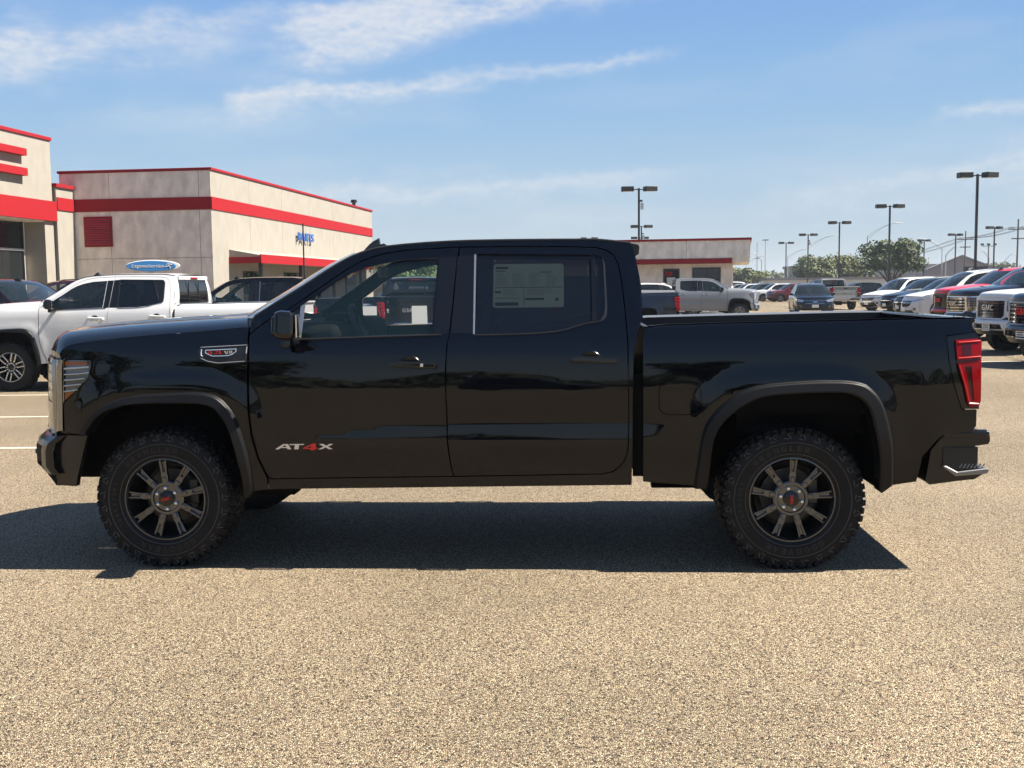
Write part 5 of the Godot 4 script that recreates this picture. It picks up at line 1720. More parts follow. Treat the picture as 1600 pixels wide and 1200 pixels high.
func service_building() -> void:
	var turn := -0.1326
	var at := Vector3(-11.55, 0, -42.3)
	var o := thing("service_building", at, turn, "cream stucco service building with red stripe, red vent and blue PARTS letters", "building")
	var H := 6.4
	wall_box(o, "wall_core", Vector3(-6.25, 0, -24.0), Vector3(-0.06, H - 0.15, -0.06), mats["stucco_shade_lift"])
	# shaded end wall: panels with open joints
	var cols := [-6.25, -4.18, -0.50, 0.0]
	var rows := [0.0, 1.2, 2.95, 4.80, H - 0.10]
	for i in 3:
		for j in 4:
			wall_box(o, "wall_panel", Vector3(cols[i] + 0.008, rows[j] + 0.008, -0.06), Vector3(cols[i + 1] - 0.008, rows[j + 1] - 0.008, 0.0), mats["stucco_shade_lift"], 0.006)
	# sunlit long wall in tall panels
	for i in 6:
		wall_box(o, "wall_panel", Vector3(-0.058, 0, -24.0 + i * 4.0 + 0.008), Vector3(0.0, H - 0.10, -24.0 + (i + 1) * 4.0 - (0.008 if i < 5 else 0.02)), mats["stucco"])
	wall_box(o, "roof_trim", Vector3(-6.30, H - 0.10, -24.1), Vector3(0.05, H, 0.05), mats["red_trim"], 0.01)
	wall_box(o, "red_stripe", Vector3(-6.25, 4.80, 0.003), Vector3(0.0, 5.28, 0.035), mats["red_band"])
	wall_box(o, "red_stripe", Vector3(0.003, 4.80, -24.0), Vector3(0.035, 5.28, 0.035), mats["red_band"])
	var fr := wall_box(o, "louver_vent", Vector3(-5.27, 3.42, 0.003), Vector3(-4.10, 4.60, 0.05), mats["red_trim"])
	wall_box(fr, "vent_backing", Vector3(-5.20, 3.49, 0.05), Vector3(-4.17, 4.53, 0.056), mats["interior_dark"])
	for i in 12:
		var mb := MB.new()
		mb.x = Transform3D(Basis(Vector3.RIGHT, -0.6), Vector3(-4.685, 3.54 + i * 0.086, 0.085))
		mb.box(Vector3.ZERO, Vector3(1.04, 0.066, 0.012))
		part(fr, "slat", mb.mesh(), mats["red_vent"])
	# awning along the sunlit side
	var z0 := -1.6
	var z1 := -22.5
	var aw := MB.new()
	aw.x = Transform3D(Basis.IDENTITY, Vector3(0.002, 0, z1))
	aw.prism(V2([0.0, 2.78, 0.0, 3.30, 1.30, 3.06, 1.30, 2.78]), z0 - z1)
	var awn := part(o, "awning", aw.mesh(), mats["stucco"])
	wall_box(awn, "fascia", Vector3(1.302, 2.74, z1), Vector3(1.36, 3.09, z0 + 0.06), mats["red_band"])
	wall_box(awn, "fascia", Vector3(0.002, 2.74, z0 + 0.002), Vector3(1.30, 2.99, z0 + 0.06), mats["red_trim"])
	for i in 5:
		wall_box(awn, "post", Vector3(1.12, 0, z0 - 0.25 - i * 5.0), Vector3(1.26, 2.78, z0 - 0.39 - i * 5.0), mats["pole_bronze"])
	for i in 4:
		wall_box(o, "window", Vector3(0.003, 0.9, -3.0 - i * 5.0), Vector3(0.03, 2.45, -5.2 - i * 5.0), mats["shop_glass"])
	var mb2 := MB.new()
	mb2.append(lettering("PARTS", 2.35, 0.38, 0.05).mesh(), Transform3D(Basis(Vector3.UP, PI / 2), Vector3(0.13, 4.19, -11.0)))
	part(o, "sign_lettering", mb2.mesh(), mats["letter_blue"])
	var v := MB.new()
	v.tube([Vector3(-0.3, H, -21.2), Vector3(-0.3, H + 0.25, -21.2)], 0.10, 0.10, 10)
	v.tube([Vector3(-0.3, H + 0.25, -21.2), Vector3(-0.3, H + 0.40, -21.2)], 0.20, 0.16, 10)
	part(o, "roof_vent", v.mesh(), mats["frame_metal"])

	# the showroom beside it
	var s := thing("showroom_building", at, turn, "taller cream showroom with wide red fascia and dark windows at left edge", "building")
	var x := -5.75
	wall_box(s, "upper_wall", Vector3(-18, 4.38, 1.4), Vector3(x, 7.38, 14.0), mats["stucco"])
	wall_box(s, "roof_trim", Vector3(-18.05, 7.38, 1.33), Vector3(x + 0.05, 7.51, 14.05), mats["red_trim"], 0.01)
	wall_box(s, "red_fascia", Vector3(x + 0.003, 4.36, 1.36), Vector3(x + 0.12, 5.10, 14.0), mats["red_band"])
	wall_box(s, "red_fascia", Vector3(-10, 4.36, 1.30), Vector3(x + 0.12, 5.10, 1.358), mats["red_band"])
	for q in [[6.60, 6.85], [5.88, 6.15]]:
		wall_box(s, "accent_bar", Vector3(x + 0.003, q[0], 3.3), Vector3(x + 0.22, q[1], 14.0), mats["red_band"])
	wall_box(s, "column", Vector3(-7.2, 0, 1.4), Vector3(x, 4.36, 2.0), mats["stucco"])
	wall_box(s, "soffit", Vector3(-10, 4.30, 2.0), Vector3(x, 4.378, 14.0), mats["stucco_shade_lift"])
	for i in 5:
		var za := 2.35 + i * 2.2
		for j in 3:
			var ya: float = [0.15, 2.05, 3.30][j]
			var yb: float = [2.0, 3.22, 4.28][j]
			wall_box(s, "window_pane", Vector3(-6.52, ya, za), Vector3(-6.50, yb, za + 2.12), mats["shop_glass"])
		wall_box(s, "window_frame", Vector3(-6.56, 0, za - 0.08), Vector3(-6.46, 4.3, za), mats["frame_metal"])
	for y in [0.0, 2.0, 3.22]:
		wall_box(s, "window_frame", Vector3(-6.55, y, 2.27), Vector3(-6.455, y + 0.08, 13.0), mats["steel"])
	wall_box(s, "back_wall", Vector3(-7.2, 0, 2.0), Vector3(-6.58, 4.3, 2.28), mats["stucco_shade_lift"])
	wall_box(s, "interior_wall", Vector3(-12, 0, 2.3), Vector3(-11.9, 4.3, 13.0), mats["interior_mid"])
	wall_box(s, "link_wall", Vector3(-6.6, 0, 0.04), Vector3(-5.65, 5.66, 1.30), mats["stucco"])
	wall_box(s, "link_trim", Vector3(-6.6, 5.66, 0.04), Vector3(-5.58, 5.80, 1.36), mats["red_trim"])
	wall_box(s, "red_fascia", Vector3(-5.647, 4.80, 0.04), Vector3(-5.61, 5.28, 1.28), mats["red_band"])

func sales_office() -> void:
	var o := thing("sales_office", Vector3(12.2, 0, -60.0), -0.21, "low shaded cream stucco office with red beam and overhanging fascia behind silver pickup", "building")
	wall_box(o, "wall", Vector3(-16, 0, -9), Vector3(0, 2.84, 0), mats["stucco_shade_lift"])
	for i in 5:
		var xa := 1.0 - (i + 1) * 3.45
		wall_box(o, "fascia_panel", Vector3(xa + 0.012, 3.12, -9.5), Vector3(xa + 3.438, 4.08, 0.72), mats["stucco_shade_lift"], 0.006)
	wall_box(o, "fascia_core", Vector3(-16.2, 2.90, -9.4), Vector3(0.95, 4.0, 0.66), mats["stucco_shade_lift"])
	wall_box(o, "red_beam", Vector3(-16.2, 2.845, 0.02), Vector3(0.02, 3.10, 0.76), mats["red_trim"])
	wall_box(o, "roof_trim", Vector3(-16.3, 4.082, -9.6), Vector3(1.06, 4.20, 0.80), mats["red_trim"])
	var d := wall_box(o, "door", Vector3(-3.75, 0.05, 0.003), Vector3(-2.85, 2.58, 0.06), mats["frame_metal"])
	wall_box(d, "door_glass", Vector3(-3.65, 0.25, 0.062), Vector3(-2.95, 2.45, 0.072), mats["shop_glass"])
	wall_box(d, "door_notice", Vector3(-3.55, 1.55, 0.075), Vector3(-3.08, 2.10, 0.082), mats["paper"])
	wall_box(d, "door_notice", Vector3(-3.62, 2.20, 0.075), Vector3(-3.25, 2.42, 0.082), mats["red_trim"])
	var w := wall_box(o, "window", Vector3(-2.15, 0.9, 0.003), Vector3(-0.60, 2.62, 0.05), mats["frame_metal"])
	for k in 2:
		wall_box(w, "pane", Vector3(-2.09 + k * 0.74, 0.96, 0.052), Vector3(-1.40 + k * 0.74, 2.56, 0.062), mats["shop_glass"])

func far_buildings() -> void:
	var c := thing("canopy_building", Vector3(-11.5, 0, -72.0), 0.1, "pale canopy building with thin posts seen through the pickup's front window", "building")
	wall_box(c, "canopy", Vector3(0, 2.6, -6), Vector3(9, 3.9, 0), mats["white_metal"])
	wall_box(c, "wall", Vector3(0.3, 0, -5.9), Vector3(3.6, 2.6, -1.5), mats["stucco"])
	for k in 4:
		wall_box(c, "post", Vector3(0.4 + k * 2.6, 0, -0.3), Vector3(0.58 + k * 2.6, 2.6, -0.12), mats["steel"])
	var g := thing("gabled_building", Vector3(106, 0, -256), -0.3, "distant mauve grey building with a wide gabled roof", "building")
	var mauve := mat("mauve_wall", lin(0.24, 0.21, 0.23), 0.9)
	var roof := mat("roof_grey", lin(0.17, 0.15, 0.16), 0.9)
	wall_box(g, "wall", Vector3(-10, 0, -8), Vector3(12, 4.6, 0), mauve)
	var p := MB.new()
	p.x = Transform3D(Basis.IDENTITY, Vector3(0, 0, -8.5))
	p.prism(V2([-7.4, 4.3, -7.2, 4.9, 0.2, 8.0, 7.6, 4.9, 7.8, 4.3, 0.2, 7.3]), 9.5)
	part(g, "roof", p.mesh(), roof)
	p = MB.new()
	p.x = Transform3D(Basis.IDENTITY, Vector3(0, 0, -7.8))
	p.prism(V2([-6.6, 4.602, 7.0, 4.602, 0.2, 7.3]), 7.85)
	part(g, "gable", p.mesh(), mauve)
	for k in 5:
		wall_box(g, "window", Vector3(-8.5 + k * 4, 1.2, 0.01), Vector3(-6.3 + k * 4, 3.0, 0.06), mats["shop_glass"])
	var low := thing("low_white_building", Vector3(58, 0, -185), 0.0, "long low white building behind the broad green tree", "building")
	wall_box(low, "wall", Vector3(-14, 0, -5), Vector3(22, 2.3, 0), mats["white_metal"])
	wall_box(low, "roof", Vector3(-14.5, 2.3, -5.5), Vector3(22.5, 2.7, 0.5), roof)
	var st := thing("storefront_block", Vector3(118, 0, -330), 0.0, "far pale flat-roofed store on the horizon", "building")
	wall_box(st, "wall", Vector3(-30, 0, -20), Vector3(18, 6.4, 0), mats["stucco"])
	wall_box(st, "parapet", Vector3(-30.4, 6.4, -20.4), Vector3(18.4, 7.2, 0.4), mauve)
	for k in 6:
		wall_box(st, "window", Vector3(-27 + k * 7.4, 0.6, 0.02), Vector3(-22 + k * 7.4, 3.6, 0.08), mats["shop_glass"])

func oval_sign() -> void:
	var o := thing("oval_sign", Vector3(-10.0, 0, -30.3), 0.30, "blue oval service sign with white rim and running figure", "sign")
	var el := func(a: float, b: float) -> PackedVector2Array:
		var p := PackedVector2Array()
		for i in 40:
			p.append(Vector2(cos(TAU * i / 40) * a, sin(TAU * i / 40) * b))
		return p
	var mb := MB.new()
	mb.tube([Vector3(0, 0, -0.06), Vector3(0, 2.3, -0.06)], 0.05, 0.05, 8)
	part(o, "post", mb.mesh(), mats["white_metal"])
	mb = MB.new()
	mb.x = Transform3D(Basis.IDENTITY, Vector3(0.045, 2.365, -0.03))
	mb.prism(el.call(0.72, 0.165), 0.06, 0.01)
	part(o, "rim", mb.mesh(), mats["white_metal"])
	mb = MB.new()
	mb.x = Transform3D(Basis.IDENTITY, Vector3(-0.01, 2.36, 0.031))
	mb.prism(el.call(0.66, 0.145), 0.015, 0.004)
	part(o, "face", mb.mesh(), mats["sign_blue"])
	mb = MB.new()
	mb.append(lettering("ExpressService", 0.86, 0.115, 0.006, 0.0, true).mesh(), Transform3D(Basis.IDENTITY, Vector3(-0.10, 2.35, 0.05)))
	part(o, "lettering", mb.mesh(), mats["white_metal"])
	mb = MB.new()
	mb.x = Transform3D(Basis.IDENTITY, Vector3(0.45, 2.37, 0.05))
	for q in [[0.03, 0.065, 0.0, 0.0], [0.0, 0.0, 0.05, -0.045], [0.05, -0.045, 0.03, -0.085], [0.0, 0.0, -0.05, -0.03], [-0.05, -0.03, -0.10, -0.03], [0.025, 0.05, 0.075, 0.02], [0.075, 0.02, 0.105, 0.045], [0.02, 0.05, -0.035, 0.045], [-0.035, 0.045, -0.06, 0.01]]:
		mb.tube([Vector3(q[0], q[1], 0), Vector3(q[2], q[3], 0)], 0.011, 0.009, 6)
	mb.rbox(Vector3(0.052, 0.092, 0), Vector3(0.032, 0.036, 0.02), 0.009)
	part(o, "running_figure", mb.mesh(), mats["white_metal"])

# ---------------------------------------------------------------- the black pickup in front
func hero() -> void:
	var L: Array = pickup_plan(true, 0).duplicate()
	var mb := MB.new()
	# fender badge: dark recess plate, bright rim, lettering
	var zf := func(x, h): return z_truck(x, h)
	mb.skin(V2([0.245, 1.305, 0.262, 1.338, 0.545, 1.350, 0.540, 1.243, 0.36, 1.232, 0.30, 1.243, 0.25, 1.275]), [], func(x, h): return zf.call(x, h) + 0.004, 0.05, 0.01)
	var fb := item(L, "fender_badge", mb, "trim_black")
	mb = MB.new()
	for q in [[0.262, 1.333, 0.54, 1.345], [0.26, 1.270, 0.31, 1.250], [0.31, 1.250, 0.37, 1.240], [0.37, 1.240, 0.53, 1.250]]:
		mb.tube([Vector3(q[0], q[1], zf.call(q[0], q[1]) + 0.006), Vector3(q[2], q[3], zf.call(q[2], q[3]) + 0.006)], 0.0016, 0.0016, 5)
	mb.tube([Vector3(0.268, 1.322, zf.call(0.268, 1.322) + 0.009), Vector3(0.266, 1.286, zf.call(0.266, 1.286) + 0.009), Vector3(0.278, 1.280, zf.call(0.278, 1.280) + 0.009)], 0.0045, 0.004, 6)
	mb.tube([Vector3(0.542, 1.335, zf.call(0.54, 1.335) + 0.008), Vector3(0.538, 1.295, zf.call(0.538, 1.295) + 0.008)], 0.003, 0.003, 6)
	item(L, "badge_rim", mb, "badge_silver", fb)
	mb = MB.new()
	var ring := V2([0.292, 1.318, 0.478, 1.325, 0.478, 1.306, 0.455, 1.288, 0.43, 1.281, 0.335, 1.279, 0.30, 1.294, 0.290, 1.300])
	mb.skin(ring, [shrink(ring, -0.0045)], func(x, h): return zf.call(x, h) + 0.009, 0.05, 0.004)
	item(L, "badge_rim", mb, "badge_silver", fb)
	for q in [["6.2L", 0.352, 0.085, "badge_red"], ["V8", 0.431, 0.05, "badge_silver"]]:
		mb = MB.new()
		mb.append(lettering(q[0], q[2], 0.021, 0.004).mesh(), Transform3D(Basis(Vector3.BACK, 0.03), Vector3(q[1], 1.302, zf.call(q[1], 1.302) + 0.008)))
		item(L, "badge_lettering", mb, q[3], fb)
	# door lettering
	for q in [["A", 0.755, 0.10, "badge_silver"], ["T", 0.828, 0.085, "badge_silver"], ["4", 0.912, 0.085, "badge_red"], ["X", 1.005, 0.09, "badge_silver"]]:
		mb = MB.new()
		mb.append(lettering(q[0], q[2], 0.031 if q[0] != "4" else 0.038, 0.006, 0.45 if q[0] == "A" else 0.2).mesh(), Transform3D(Basis(Vector3.BACK, 0.005), Vector3(q[1], 0.739 - (0.003 if q[0] == "4" else 0.0), zf.call(q[1], 0.739) + 0.003)))
		item(L, "door_lettering", mb, q[3])
	# price sticker inside the rear glass, papers inside the far front glass
	mb = MB.new()
	mb.skin(V2([2.01, 1.548, 2.415, 1.548, 2.419, 1.556, 2.419, 1.796, 2.405, 1.806, 2.01, 1.808, 1.998, 1.798, 1.998, 1.556]), [], func(x, h): return z_glass(x, h) - 0.006, 0.1, 0.001)
	for i in mb.v.size():
		mb.t[i] = Vector2((mb.t[i].x - 1.998) / 0.421, 1.0 - (mb.t[i].y - 1.548) / 0.26)
	item(L, "price_sticker", mb, "sticker")
	mb = MB.new()
	for q in [[0.86, 1.40, 0.97, 1.535], [1.235, 1.397, 1.355, 1.535]]:
		mb.x = MIRROR
		mb.skin(V2([q[0], q[1], q[2], q[1], q[2] + 0.005, q[3], q[0] + 0.01, q[3]]), [], func(x, h): return z_glass(x, h) - 0.006, 0.2, 0.001)
	item(L, "window_paper", mb, "paper")
	sticker_print()
	var o := park(L, "black_pickup", Vector3(-2.05, 0, -7.4217), -0.060957, {"paint": "paint_black"}, "glossy black crew-cab pickup parked side-on in the middle of the lot", "pickup truck")

func sticker_print() -> void:
	var w := 512
	var h := 320
	var im := Image.create(w, h, false, Image.FORMAT_RGB8)
	im.fill(Color(0.74, 0.86, 0.80))
	var r := RandomNumberGenerator.new()
	r.seed = 77
	var ink := Color(0.22, 0.26, 0.25)
	im.fill_rect(Rect2i(16, 22, 90, 16), ink)
	im.fill_rect(Rect2i(16, 50, 70, 6), Color(0.1, 0.12, 0.12))
	im.fill_rect(Rect2i(340, 60, 80, 6), ink)
	for c in 4:
		for i in 16:
			im.fill_rect(Rect2i(16 + c * 122, 70 + i * 6, int(r.randf_range(40, 105)), 2), Color(0.58, 0.64, 0.61))
	im.fill_rect(Rect2i(14, 172, 484, 4), Color(0.12, 0.15, 0.15))
	im.fill_rect(Rect2i(222, 176, 3, 130), ink)
	im.fill_rect(Rect2i(14, 200, 44, 14), ink)
	for i in 5:
		im.fill_rect(Rect2i(70, 186 + i * 10, int(r.randf_range(70, 140)), 3), Color(0.58, 0.64, 0.61))
		im.fill_rect(Rect2i(240, 186 + i * 10, int(r.randf_range(110, 240)), 3), Color(0.58, 0.64, 0.61))
	im.fill_rect(Rect2i(230, 252, 140, 14), Color(0.14, 0.18, 0.17))
	im.fill_rect(Rect2i(16, 282, 168, 24), Color(0.16, 0.20, 0.20))
	im.fill_rect(Rect2i(16, 250, 180, 3), ink)
	im.fill_rect(Rect2i(450, 252, 22, 22), ink)
	var m := mat("sticker", Color.WHITE, 0.9)
	m.albedo_texture = ImageTexture.create_from_image(im)

func vehicles() -> void:
	var pk := pickup_plan(false, 1)
	var white := {"paint": "paint_white", "trimline": "gloss_black", "mirror": "gloss_black", "bumper": "paint_white", "handle": "paint_white", "tail_panel": "paint_white", "glass_front": "glass_side", "trimline_bright": "belt"}
	var o := park(pk, "pickup_truck", landing(Vector3(-8.47, 0, -18.2), Vector3(0, 0, 0.98), -0.06), -0.06, white, "white crew-cab pickup with black arches parked beyond black pickup's hood", "pickup truck", "", [])
	var dark := {"paint": "paint_maroon", "trimline": "chrome", "trimline_bright": "chrome", "mirror": "chrome", "nose_bright": "chrome", "flare": "paint_maroon"}
	park(pk, "pickup_truck", landing(Vector3(-9.95, 0, -23.2), Vector3(0.45, 0, 0), PI - 0.3), PI - 0.3, dark, "dark maroon pickup facing right at far left, blue sky in windshield", "pickup truck")
	park(pk, "pickup_truck", landing(Vector3(-6.93, 0, -25.5), Vector3(0.86, 0, 0.85), 0.0), 0.0, {"paint": "paint_black", "trimline": "chrome", "trimline_bright": "chrome", "flare": "paint_black", "bumper": "chrome"}, "black pickup with chrome window line behind the white pickup's bed", "pickup truck")
	park(pk, "pickup_truck", landing(Vector3(-2.55, 0, -27.0), Vector3(4.87, 0, 0), -PI / 2), -PI / 2, {"paint": "paint_navy", "bumper_rear": "chrome"}, "navy pickup seen tail-on through the black pickup's front window", "pickup truck")
	park(pk, "pickup_truck", landing(Vector3(4.72, 0, -30.0), Vector3(4.86, 0, 0.95), 0.0), 0.0, {"paint": "paint_navy", "flare": "paint_navy", "bumper_rear": "chrome"}, "dark navy pickup tail with red lamp just behind the black cab", "pickup truck")
	park(pk, "pickup_truck", landing(Vector3(10.34, 0, -49.0), Vector3(0, 0, -0.98), PI - 0.05), PI - 0.05, {"paint": "paint_silver", "bumper": "paint_silver", "mirror": "gloss_black", "handle": "paint_silver", "trimline": "chrome", "trimline_bright": "chrome", "nose_bright": "chrome"}, "silver crew-cab pickup facing right in front of the office", "pickup truck")
	park(pk, "pickup_truck", landing(Vector3(21.0, 0, -68.0), Vector3(4.87, 0, 0), -PI / 2 + 0.1), -PI / 2 + 0.1, {"paint": "paint_tin", "flare": "paint_tin", "bumper_rear": "chrome", "tail_panel": "paint_tin"}, "pale silver pickup seen from behind, next to the blue crossover", "pickup truck")
	# the row at the right, noses to the left
	tilt(park(pk, "pickup_truck", landing(Vector3(14.1, 0, -35.5), Vector3(-0.9, 0, 0), 0.03), 0.03, {"paint": "paint_red", "flare": "paint_red", "mirror": "gloss_black", "bumper": "paint_red", "nose_bright": "gloss_black", "grille_letters": "badge_red"}, "bright red pickup in the right-hand row", "pickup truck"))
	tilt(park(pk, "pickup_truck", landing(Vector3(12.6, 0, -30.6), Vector3(-0.9, 0, 0), 0.05), 0.05, {"paint": "paint_navy", "flare": "paint_navy", "nose_bright": "chrome", "nose_bar": "chrome", "bumper": "paint_navy"}, "navy pickup with chrome grille between red and white pickups", "pickup truck"))
	park(pk, "pickup_truck", landing(Vector3(11.1, 0, -25.1), Vector3(-0.9, 0, 0), 0.12), 0.12, {"paint": "paint_white", "flare": "paint_white", "bumper": "paint_white", "mirror": "paint_white", "nose_bright": "paint_white", "nose_bar": "chrome_dark", "plate": "plate"}, "white pickup nose with square grille near the right edge", "pickup truck")
	park(pk, "pickup_truck", landing(Vector3(10.12, 0, -21.3), Vector3(-0.9, 0, 0), 0.12), 0.12, {"paint": "paint_slate", "flare": "paint_slate", "bumper": "paint_slate", "nose_bright": "chrome_dark", "nose_bar": "chrome", "grille_letters": "badge_red"}, "dark slate pickup nose cut off by the right edge", "pickup truck")
	for q in [[11.1, -25.1, 0.12, "small white dealer plate hung below the white pickup's grille"], [10.12, -21.3, 0.12, "small white dealer plate hung below the slate pickup's grille"]]:
		var at := landing(Vector3(q[0], 0, q[1]), Vector3(-0.9, 0, 0), q[2])
		var pl := thing("dealer_plate", at + Basis(Vector3.UP, q[2]) * Vector3(-1.0, 0.62, 0.0), q[2], q[3], "license plate")
		part(pl, "plate", boxm(Vector3.ZERO, Vector3(0.012, 0.17, 0.31), 0.004), mats["plate"])
		var m := MB.new()
		for i in 3:
			m.box(Vector3(-0.008, 0.045 - i * 0.045, 0.0), Vector3(0.004, 0.02, 0.22))
		part(pl, "plate_print", m.mesh(), mats["trim_black"])
	var s0 := suv_plan(0)
	var s1 := suv_plan(1)
	var s2 := suv_plan(2)
	var cars := [
		[s0, Vector3(16.4, 0, -45.0), Vector3(-0.98, 0, 0), 0.04, "paint_white", Vector3(1.12, 1.14, 1.04), "white sport utility vehicle in the right-hand row behind the red pickup", "suv"],
		[s0, Vector3(18.25, 0, -51.0), Vector3(-0.98, 0, 0), 0.14, "paint_slate", Vector3(1.05, 1.0, 1.02), "blue-grey crossover next to the white sport utility vehicle", "suv"],
		[s0, Vector3(19.7, 0, -57.0), Vector3(-0.98, 0, 0), 0.25, "paint_navy", Vector3(1.05, 1.0, 1.02), "navy crossover between white minivan and blue-grey crossover", "suv"],
		[s2, Vector3(20.4, 0, -62.0), Vector3(-0.98, 0, 0), 0.40, "paint_white", Vector3(1.08, 1.05, 1.06), "white minivan at the far end of the right-hand row", "minivan"],
		[s1, Vector3(15.97, 0, -56.9), Vector3(-0.98, 0, 0), 1.40, "paint_blue", Vector3(1.0, 0.97, 1.10), "dark blue crossover facing the camera beyond the black pickup's bed", "suv"],
		[s0, Vector3(25.1, 0, -101.0), Vector3(0, 0, 0.9), 0.12, "paint_ruby", Vector3(1.0, 1.0, 1.0), "ruby red crossover, side-on in the far row", "suv"],
		[s2, Vector3(24.3, 0, -104.5), Vector3(0, 0, 0.9), 0.12, "paint_white", Vector3(1.0, 1.0, 1.0), "white car directly behind the ruby red crossover", "car"],
		[s0, Vector3(23.7, 0, -108.0), Vector3(0, 0, 0.9), 0.12, "paint_slate", Vector3(1.0, 1.0, 1.0), "grey car second behind the ruby red crossover", "car"],
		[s0, Vector3(23.2, 0, -111.5), Vector3(0, 0, 0.9), 0.12, "paint_white", Vector3(1.0, 1.0, 1.0), "white crossover third behind the ruby red crossover", "suv"],
		[s2, Vector3(22.8, 0, -115.5), Vector3(0, 0, 0.9), 0.12, "paint_silver", Vector3(1.0, 1.0, 1.0), "silver car fourth behind the ruby red crossover", "car"],
		[s0, Vector3(22.4, 0, -120.0), Vector3(0, 0, 0.9), 0.12, "paint_white", Vector3(1.05, 1.15, 1.05), "tall white vehicle at the left end of the far row", "suv"],
		[s0, Vector3(29.5, 0, -96.0), Vector3(0, 0, 0.9), 0.12, "paint_black", Vector3(1.0, 1.0, 1.0), "black crossover just behind the blue crossover's roof", "suv"],
		[s0, Vector3(29.8, 0, -84.0), Vector3(0, 0, 0.9), 0.3, "paint_navy", Vector3(1.0, 1.0, 1.0), "dark car partly hidden behind the white minivan", "car"],
		[s2, Vector3(31.5, 0, -78.0), Vector3(0, 0, 0.9), 0.2, "paint_slate", Vector3(1.0, 0.9, 1.0), "low grey car behind the minivan roof", "car"],
		[s2, Vector3(8.75, 0, -56.0), Vector3(0.5, 0, 0), PI, "paint_white", Vector3(1.0, 1.05, 1.0), "white car with its roof showing above the silver pickup's bed", "car"],
		[s0, Vector3(-13.4, 0, -30.5), Vector3(0.9, 0, 0.6), 0.0, "paint_plum", Vector3(1.1, 1.17, 1.05), "dark plum sport utility vehicle behind the maroon pickup", "suv"],
		[s0, Vector3(0.35, 0, -28.5), Vector3(3.85, 0, 0), -PI / 2, "paint_black", Vector3(1.0, 1.02, 1.0), "black crossover next to the navy pickup, seen through the cab", "suv"],
		[s0, Vector3(-3.6, 0, -40.0), Vector3(3.85, 0, 0), -PI / 2, "paint_silver", Vector3(1.0, 1.0, 1.0), "silver crossover beyond the navy pickup, seen through the cab", "suv"],
		[s2, Vector3(-0.6, 0, -40.5), Vector3(3.85, 0, 0), -PI / 2, "paint_white", Vector3(1.0, 1.0, 1.0), "white car seen through the cab above the navy pickup's tailgate", "car"],
		[s0, Vector3(-3.2, 0, 26.0), Vector3(1.4, 0, 0), PI, "paint_slate", Vector3(1.05, 1.05, 1.0), "dark crossover parked across the lot, mirrored in the rear door", "suv"]]
	for c in cars:
		var swap := {"paint": c[4], "roof_paint": c[4], "handle": c[4], "mirror": c[4]}
		if c[4] == "paint_white" and c[7] == "suv":
			swap["rail"] = "chrome"
		var turn: float = c[3]
		var sc: Vector3 = c[5]
		var n := park(c[0], {"suv": "sport_utility_vehicle", "minivan": "minivan", "car": "parked_car"}[c[7]], landing(c[1], c[2] * sc, turn), turn, swap, c[6], c[7])
		n.scale = sc
		if c[6].contains("right-hand row") or c[6].contains("crossover next to the white sport") or c[6].contains("navy crossover between"):
			tilt(n)

